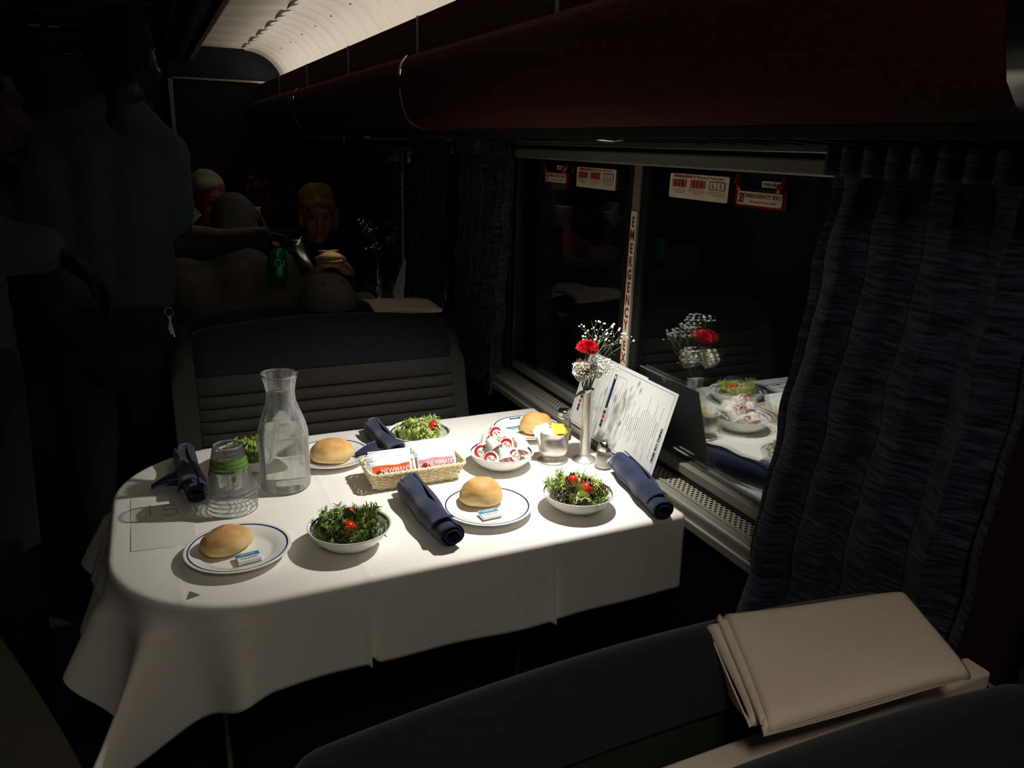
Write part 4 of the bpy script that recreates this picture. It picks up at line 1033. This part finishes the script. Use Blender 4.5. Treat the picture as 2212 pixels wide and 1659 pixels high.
def hand(wr, d, pal, side, curl=.5, L=.18):
    """palm + five fingers; d = direction of the hand, pal = palm normal, side = thumb side"""
    wr, d, pal, side = Vector(wr), Vector(d).normalized(), Vector(pal).normalized(), Vector(side).normalized(); P = []; k = L/.18
    P += [('e', wr+d*.045*k, (.040*k, .040*k, .022*k)) if False else ('c', wr+side*.018*k, wr+d*.085*k+side*.024*k, .018*k, .015*k), ('c', wr, wr+d*.090*k, .019*k, .015*k), ('c', wr-side*.016*k, wr+d*.080*k-side*.026*k, .017*k, .013*k)]
    for q, (off, ln) in enumerate(((.026, .072), (.009, .080), (-.010, .074), (-.028, .058))):
        a = wr+d*.088*k+side*off*k; dd = d; seg = ln*k/3
        for j in range(3):
            ang = curl*(.7+.35*j); dd = (dd*math.cos(ang)+pal*math.sin(ang)).normalized(); b = a+dd*seg*(1.25-.15*j); P.append(('c', a, b, (.0090-.0009*j)*k, (.0085-.0010*j)*k)); a = b
    a = wr+d*.025*k+side*.030*k; dd = (d*.75+side*.65+pal*.25).normalized()
    for j in range(3): b = a+dd*.034*k*(1.1-.1*j); P.append(('c', a, b, (.012-.0012*j)*k, (.011-.0012*j)*k)); a = b; dd = (dd+pal*curl*.8+d*.2).normalized()
    return P
def person(label, loc): return thing('person', label, 'person', loc)

# attendant standing in the aisle, seen from behind, handing drinks over the seats
pp = person('attendant in a light blue short-sleeved shirt, seen from behind, holding out drink cans', (-.145, 2.50, 0))
O = Vector((-.145, 2.50, 0)); Lc = lambda *a: Vector(a)-O
hd = Head(Lc(-.030, 2.50, 1.725), 1.08, -.55, -.10)
hp = (.318, 2.66, 1.225)
body = hd.skin()+[('c', Lc(-.05, 2.485, 1.63), Lc(-.09, 2.49, 1.48), .062, .075), ('c', Lc(-.13, 2.5, 1.42), Lc(-.15, 2.5, 1.0), .085, .085), ('c', Lc(.045, 2.50, 1.44), Lc(.055, 2.50, 1.235), .052, .047), ('c', Lc(.055, 2.50, 1.235), Lc(.19, 2.58, 1.215), .050, .042), ('c', Lc(.19, 2.58, 1.215), Lc(*hp), .042, .028),
        ('c', Lc(-.32, 2.52, 1.44), Lc(-.36, 2.50, 1.20), .052, .045), ('c', Lc(-.36, 2.50, 1.20), Lc(-.30, 2.66, 1.12), .043, .03),
        ('c', Lc(-.06, 2.5, .92), Lc(-.07, 2.5, .5), .07, .055), ('c', Lc(-.07, 2.5, .5), Lc(-.07, 2.49, .09), .058, .04), ('c', Lc(-.23, 2.52, .92), Lc(-.24, 2.52, .5), .07, .055), ('c', Lc(-.24, 2.52, .5), Lc(-.24, 2.52, .09), .058, .04)]
body += hand(Lc(.315, 2.66, 1.225), (.75, .45, -.18), (.15, -.25, -1), (-.4, .9, 0), .55)
body += hand(Lc(-.30, 2.66, 1.12), (.5, .8, -.2), (0, 0, -1), (.8, -.5, 0), .4)
blob('body', body, 'skin_dark', pp, .006, 4)
blob('hair', [hd.e((0, -.020, .040), (.080, .096, .086)), hd.e((0, -.055, -.005), (.070, .056, .060))], 'hair_dark', pp, .008)
blob('shirt', [('c', Lc(-.145, 2.5, 1.44), Lc(-.15, 2.5, 1.10), .130, .135), ('c', Lc(-.10, 2.485, 1.595), Lc(-.29, 2.50, 1.48), .062, .075), ('c', Lc(-.05, 2.485, 1.595), Lc(.03, 2.50, 1.48), .062, .075), ('c', Lc(-.29, 2.50, 1.470), Lc(.01, 2.50, 1.470), .080, .080), ('c', Lc(-.10, 2.49, 1.53), Lc(-.11, 2.49, 1.46), .075, .10), ('c', Lc(-.24, 2.5, 1.42), Lc(-.23, 2.5, 1.10), .125, .13), ('c', Lc(-.05, 2.5, 1.42), Lc(-.08, 2.5, 1.10), .125, .13),
               ('c', Lc(-.22, 2.5, 1.10), Lc(-.09, 2.5, 1.10), .13, .13), ('c', Lc(.035, 2.50, 1.47), Lc(.035, 2.50, 1.34), .085, .082), ('c', Lc(.035, 2.50, 1.34), Lc(.03, 2.50, 1.31), .084, .086), ('c', Lc(-.32, 2.52, 1.45), Lc(-.37, 2.50, 1.28), .085, .085)], 'shirt_blue', pp, .01, 8)
blob('trousers', [('c', Lc(-.22, 2.5, 1.04), Lc(-.09, 2.5, 1.04), .128, .128), ('c', Lc(-.15, 2.5, 1.0), Lc(-.15, 2.5, .9), .12, .12), ('c', Lc(-.065, 2.5, .98), Lc(-.07, 2.5, .12), .105, .065), ('c', Lc(-.23, 2.52, .98), Lc(-.24, 2.52, .12), .11, .065)], 'trousers', pp, .012, 6)
for fx in (-.07, -.24): blob('shoe', [('c', Lc(fx, 2.47, .045), Lc(fx+.01, 2.62, .04), .042, .036)], 'trousers', pp, .008)
g = G()
for k in range(3): g.lathe([(.012, 0), (.0135, .001), (.012, .002)], 20, (0, 0, -.02*k), closed=True)
kr = G().tube([(.012*math.cos(a*PI/8), 0, .012*math.sin(a*PI/8)) for a in range(16)], .0012, 5, True).build('key_ring', 'keyring', pp, loc=tuple(Lc(.015, 2.365, 1.045)))
for k in range(3): G().bx(-.003, .003, -.001, .001, -.075+.01*k, -.012).build('key', 'keyring', kr, smooth=False, loc=(-.004+.004*k, .002*k, 0), rot=(0, .15*k-.15, 0))
# cans in the attendant's hand
def can(loc, rot, mat, label, mark=False):
    t = thing('drink_can', label, 'can', loc, 0, None, rot=rot)
    G().lathe([(.0001, -.058), (.024, -.060), (.030, -.056), (.033, -.050), (.033, .046), (.029, .055), (.026, .058), (.0255, .060), (.024, .057), (.0001, .056)], 36).build('can_body', mat, t)
    G().bx(-.006, .006, -.012, .006, .0565, .0585).build('pull_tab', 'steel', t, smooth=False, bevel=.002)
    if mark:
        pts = []
        for k in range(22): a = k*.32; r_ = .006+.0006*k; pts.append((r_*math.cos(a), -.0338-.0, .012+r_*math.sin(a)))
        pts = [(x, -math.sqrt(.0338**2-min(x*x, .001)), z) for x, y, z in pts]
        G().tube(pts, .0011, 5).build('pale_swirl_mark', 'can_mark', t)
    return t
can((.362, 2.655, 1.125), (0, .05, 0), 'can_green', 'green drink can hanging in the attendant hand', True)
can((.452, 2.70, 1.150), (.1, -.42, 0), 'steel', 'tilted shiny silver can beside the green can')

# second attendant at the left edge, arm reaching across
pp = person('attendant at the left edge in blue, forearm and hand reaching right', (-.47, 2.08, 0)); O = Vector((-.47, 2.08, 0))
hd = Head(Lc(-.300, 2.62, 1.600) if False else Lc(-.335, 2.12, 1.575), 1.0, -1.2, -.2)
body = hd.skin()+[('c', Lc(-.36, 2.11, 1.49), Lc(-.44, 2.10, 1.38), .055, .07), ('c', Lc(-.47, 2.1, 1.32), Lc(-.47, 2.1, .95), .10, .10), ('c', Lc(-.40, 1.98, 1.36), Lc(-.325, 1.95, 1.285), .05, .046), ('c', Lc(-.325, 1.95, 1.285), Lc(-.205, 1.96, 1.275), .046, .034),
      ('c', Lc(-.52, 2.2, 1.36), Lc(-.56, 2.22, 1.12), .05, .045), ('c', Lc(-.56, 2.22, 1.12), Lc(-.50, 2.10, .96), .043, .03),
      ('c', Lc(-.42, 2.05, .9), Lc(-.42, 2.05, .48), .085, .058), ('c', Lc(-.42, 2.05, .48), Lc(-.42, 2.05, .09), .055, .04), ('c', Lc(-.54, 2.14, .9), Lc(-.55, 2.14, .48), .085, .058), ('c', Lc(-.55, 2.14, .48), Lc(-.55, 2.14, .09), .055, .04)]
body += hand(Lc(-.205, 1.96, 1.275), (.62, .05, -.55), (-.35, -.2, -.8), (.3, -.9, .2), .6, .19)
body += hand(Lc(-.50, 2.10, .96), (.1, -.2, -1), (0, -1, 0), (1, 0, 0), .4)
blob('body', body, 'skin_brown', pp, .006, 4)
blob('hair', [hd.e((0, -.022, .042), (.080, .094, .086)), hd.e((0, -.055, .0), (.070, .056, .060))], 'hair_dark', pp, .008)
blob('shirt', [('c', Lc(-.54, 2.18, 1.36), Lc(-.41, 2.01, 1.36), .08, .08), ('c', Lc(-.47, 2.1, 1.35), Lc(-.47, 2.1, 1.0), .15, .15), ('c', Lc(-.40, 1.985, 1.37), Lc(-.325, 1.95, 1.29), .075, .068), ('c', Lc(-.325, 1.95, 1.29), Lc(-.232, 1.957, 1.283), .066, .056), ('c', Lc(-.52, 2.2, 1.36), Lc(-.56, 2.22, 1.12), .07, .06)], 'shirt_blue', pp, .01, 8)
blob('trousers', [('c', Lc(-.42, 2.05, .98), Lc(-.42, 2.05, .12), .11, .065), ('c', Lc(-.54, 2.14, .98), Lc(-.55, 2.14, .12), .11, .065)], 'trousers', pp, .012, 6)
for fx, fy in ((-.42, 2.02), (-.55, 2.11)): blob('shoe', [('c', Lc(fx, fy, .045), Lc(fx+.08, fy-.12, .04), .042, .036)], 'trousers', pp, .008)

def sitter(label, head_c, hs, yaw, pitch, skin, hairm, top, shoulders, torso, hair_parts, hips, extra=(), topextra=(), face=False, legs=-1):
    global O
    O = Vector((hips[0], hips[1], 0)); pp = person(label, tuple(O)); h = Head(Vector(head_c)-O, hs, yaw, pitch)
    L_, R_ = [Vector(q)-O for q in shoulders]; T = Vector(torso)-O; Hp = Vector(hips)-O; nk = h.p(0, -.02, -.09)
    sm = (L_+R_)/2
    b = h.skin()+[('c', nk, sm+Vector((0, 0, .02)), .05*hs, .06), ('c', sm, Hp, .10, .12), ('c', L_, R_, .05, .05)]
    for s in (-1, 1): b += [('c', Hp+Vector((s*.09, 0, -.02)), Hp+Vector((s*.10, -legs*-.42, .0)), .08, .06), ('c', Hp+Vector((s*.10, -legs*-.42, .0)), Hp+Vector((s*.10, -legs*-.42, -.40)), .055, .04)]
    b += list(extra)
    blob('body', b, skin, pp, .0075, 3)
    blob('hair', [h.e(c, r) for c, r in hair_parts], hairm, pp, .007, 4)
    blob('top', [('c', L_, R_, .075, .075), ('c', sm, T, .12, .15), ('c', T, Hp, .15, .15), ('c', L_, T, .09, .12), ('c', R_, T, .09, .12)]+list(topextra), top, pp, .01, 8)
    blob('trousers', [('c', Hp+Vector((s*.09, 0, -.02)), Hp+Vector((s*.10, -legs*-.40, .0)), .095, .075) for s in (-1, 1)]+[('c', Hp+Vector((s*.10, -legs*-.41, .0)), Hp+Vector((s*.10, -legs*-.41, -.38)), .07, .055) for s in (-1, 1)], 'trousers', pp, .012, 4)
    if face: h.face(pp, hairm)
    return pp, h
SHORT = [((0, -.026, .046), (.079, .092, .084)), ((0, -.052, .0), (.072, .058, .062))]
BOB = [((.012, -.030, .052), (.082, .090, .080)), ((-.02, -.02, .075), (.055, .07, .06)), ((.074, -.015, -.015), (.022, .050, .062)), ((-.074, -.015, -.02), (.022, .050, .064)), ((0, -.070, -.02), (.066, .042, .065)), ((.034, .058, .066), (.034, .020, .018)), ((-.020, .060, .072), (.038, .020, .016)), ((-.060, .030, .045), (.016, .03, .035)), ((.060, .030, .045), (.016, .03, .035))]
# grey-haired diner with back to us
V = Vector
sitter('grey-haired diner in a greyish beige shirt hunched with back to us', (.262, 2.96, 1.222), .98, 0, -.35, 'skin_ruddy', 'hair_grey', 'shirt_grey', ((.075, 2.86, 1.045), (.470, 2.86, 1.045)), (.27, 2.87, .85), [((0, -.022, .030), (.083, .098, .092)), ((0, -.055, -.02), (.074, .058, .066))], (.27, 2.90, .53),
       extra=[('c', V((.20, -.03, 1.03)), V((.235, .24, .99)), .045, .042), ('c', V((.235, .24, .99)), V((.150, .44, 1.125)), .042, .03)]+hand(V((.150, .44, 1.125)), (-.25, .75, .6), (-.6, .2, .4), (.2, -.4, .9), .6, .17),
       topextra=[('c', V((-.19, -.03, 1.00)), V((-.22, .18, .80)), .075, .06), ('c', V((.20, -.03, 1.0)), V((.235, .22, .99)), .075, .06)], legs=-1)
# white-haired man beyond
sitter('white-haired man beyond the attendant arm, looking down', (.240, 3.88, 1.250), 1.04, PI+.35, -.25, 'skin_ruddy', 'hair_white', 'cardigan_black', ((.04, 4.05, 1.04), (.42, 4.05, 1.04)), (.23, 4.08, .8), SHORT+[((.03, .045, .085), (.05, .04, .022))], (.23, 4.10, .53), extra=[('c', V((.04-.23, -.05, 1.03)), V((-.27, -.35, .93)), .045, .042), ('c', V((-.27, -.35, .93)), V((-.165, -.60, 1.13)), .042, .03)]+hand(V((-.165, -.60, 1.13)), (.25, -.45, .6), (.5, .5, .3), (.5, -.5, .6), .6, .175), face=True, legs=1)
# woman with short blond hair and a sandwich
O = V((.73, 4.08, 0))
hw = [V((.655, 3.60, .975))-O, V((.755, 3.60, .975))-O]
ex = [('c', V((.575, 3.98, 1.02))-O, V((.56, 3.80, .86))-O, .045, .04), ('c', V((.56, 3.80, .86))-O, hw[0], .04, .026), ('c', V((.885, 3.98, 1.02))-O, V((.88, 3.80, .86))-O, .045, .04), ('c', V((.88, 3.80, .86))-O, hw[1]+V((.03, 0, 0)), .04, .026)]
ex += hand(hw[0], (.6, -.35, .25), (.5, .2, -.5), (.2, .2, 1), .55, .165)+hand(hw[1]+V((.03, 0, 0)), (-.6, -.35, .25), (-.5, .2, -.5), (-.2, .2, 1), .55, .165)
sitter('woman with short blonde hair and black cardigan holding a sandwich', (.722, 3.80, 1.190), 1.06, PI-.15, -.28, 'skin_pale', 'hair_blond', 'cardigan_black', ((.565, 3.98, 1.03), (.890, 3.98, 1.03)), (.73, 4.04, .80), BOB, (.73, 4.08, .53), extra=ex,
       topextra=[('c', V((.575, 3.98, 1.02))-O, V((.56, 3.80, .86))-O, .06, .055), ('c', V((.885, 3.98, 1.02))-O, V((.88, 3.80, .86))-O, .06, .055), ('c', V((.56, 3.80, .86))-O, (V((.56, 3.80, .86))-O).lerp(hw[0], .6), .052, .042), ('c', V((.88, 3.80, .86))-O, (V((.88, 3.80, .86))-O).lerp(hw[1], .6), .052, .042)], face=True, legs=1)
t = thing('sandwich', 'pale bun sandwich held in the blonde woman hands', 'sandwich', (.722, 3.545, 1.000), .2)
G().ell((0, 0, .018), (.052, .045, .022), 20, 10).build('upper_bun', 'bun', t); G().ell((0, 0, -.012), (.050, .044, .012), 20, 10).build('lower_bun', 'bun', t)
G().lathe([(.0001, 0), (.050, -.001), (.054, .003), (.049, .006), (.0001, .006)], 22).build('filling', 'lettuce_slice', t)
# dark-haired person farther back in red, in profile
sitter('dark-haired person in a dark red top farther back, in left profile', (.749, 6.10, 1.214), 1.10, PI/2+.35, -.15, 'skin_ruddy', 'hair_dark', 'shirt_red', ((.71, 6.00, 1.00), (.91, 6.20, 1.00)), (.81, 6.16, .8), [((0, -.024, .050), (.088, .100, .090)), ((0, -.066, -.02), (.080, .060, .085))], (.82, 6.18, .53), face=True, legs=1)

# grey cap on the seat top
t = thing('baseball_cap', 'grey baseball cap resting on the far seat top', 'cap', (.517, 2.610, .985), .1)
def crown(u, v):
    a = 2*PI*u; b = v*PI/2; r = math.cos(b)**.85; seam = 1-.012*math.exp(-((((u*6) % 1)-.5)**2-.25)**2*0) if False else 1+.010*abs(math.sin(3*a))
    return (.098*r*math.cos(a)*seam, .112*r*math.sin(a)*seam, .002+.112*math.sin(b)**1.1)
cr = G().grid(crown, 60, 18, True).build('crown', 'cap_grey', t)
for k in range(6):
    a = 2*PI*k/6+PI/2
    G().tube([(1.004*.098*(math.cos(b)**.85)*math.cos(a), 1.004*.112*(math.cos(b)**.85)*math.sin(a), .003+.112*math.sin(b)**1.1) for b in [q*PI/2/10 for q in range(11)]], .0012, 5).build('seam', 'cap_grey', cr)
    a2 = a+PI/6; b = .95; G().ell((1.01*.098*math.cos(b)**.85*math.cos(a2), 1.01*.112*math.cos(b)**.85*math.sin(a2), .003+.112*math.sin(b)**1.1), (.0035, .0035, .0035), 8, 5).build('eyelet', 'black', cr)
G().ell((0, 0, .115), (.007, .007, .004), 10, 5).build('button', 'cap_grey', t)
G().grid(lambda u, v: ((.092+.0*v)*math.cos(PI*.12+PI*.76*u)*(1+.05*v), .085+(.03+.06*v)*math.sin(PI*.12+PI*.76*u), .006-.012*v+.008*math.sin(PI*u)), 24, 8).build('brim', 'cap_grey', t, solid=.003)

# second table: cups, plate, menu, small vase
def small_cup(x, y, z, label, hgt=.115, r=.036):
    t = thing('drink_cup', label, 'cup', (x, y, z)); G().lathe([(.0001, .002), (r*.72, .002), (r*.75, .006), (r*.98, hgt-.003), (r, hgt), (r*.965, hgt-.002), (r*.72, .008)], 28).build('cup_wall', 'cup_far', t)
    G().lathe([(r*.96, hgt-.002), (r*1.04, hgt), (r*.98, hgt+.003)], 28, closed=True).build('rim', 'paper', t); return t
small_cup(.615, 3.90, .7525, 'clear cup with bright rim left of the blonde woman hands')
small_cup(.79, 3.86, .7525, 'clear cup with bright rim right of the sandwich')
small_cup(.43, 3.78, 1.06, 'pale cup raised beside the grey-haired diner head') if False else None
t = thing('drink_cup', 'pale tilted cup in front of the white-haired man cheek', 'cup', (.115, 3.42, 1.205), 0, None, rot=(.15, .62, 0))
G().lathe([(.0001, -.05), (.030, -.05), (.041, .05), (.0395, .051), (.029, -.046)], 28).build('cup_wall', 'cup_far', t); G().lathe([(.040, .048), (.043, .050), (.040, .053)], 28, closed=True).build('rim', 'paper', t)
t = thing('drink_cup', 'pale cup seen between the grey head and the red-clothed person', 'cup', (.385, 3.47, 1.195), 0, None, rot=(.0, -.06, 0))
G().lathe([(.0001, -.05), (.026, -.05), (.036, .05), (.0345, .051), (.025, -.046)], 28).build('cup_wall', 'cup_far', t); G().lathe([(.035, .048), (.038, .050), (.035, .053)], 28, closed=True).build('rim', 'paper', t)
t = thing('menu_card', 'small pale menu leaning in the second window corner', 'menu', (0, 0, 0)); a = .28
t.matrix_world = Matrix(((0, math.sin(a), -math.cos(a), 1.040), (-1, 0, 0, 3.60), (0, math.cos(a), math.sin(a), .7685), (0, 0, 0, 1))) @ Matrix.Rotation(-.22, 4, 'Z')
G().bx(-.10, .10, .02, .21, 0, .001).build('card', 'paper', t, smooth=False)
for k in range(6): dashes(t, 0, .06+.02*k, .14, .002, 'ink_grey', k, .0011)
t = thing('bud_vase', 'slim dim vase of tiny blossoms by the second window', 'vase', (.964, 3.63, TZ+.0025))
G().lathe([(.0001, .002), (.031, .0), (.022, .007), (.0145, .016), (.0140, .10), (.0142, .186), (.0130, .186), (.0130, .05), (.0001, .05)], 28).build('tube', 'steel', t)
t = thing('baby_breath', 'dim sprig of tiny blossoms in the second window vase', 'flower sprig', (.964, 3.63, .90)); tw = G(); fl = G()
for d, L in (((.10, .0, 1), .085), ((-.12, .10, 1), .095), ((.22, .15, .85), .07), ((-.2, -.15, 1), .06)): branch(Vector((0, 0, .035)), Vector(d).normalized(), L, 0)
tw.build('twigs', 'twig', t); tag(fl.build('blossoms', 'petal_white', t), kind='stuff')

bpy.data.scenes.remove(WORK)
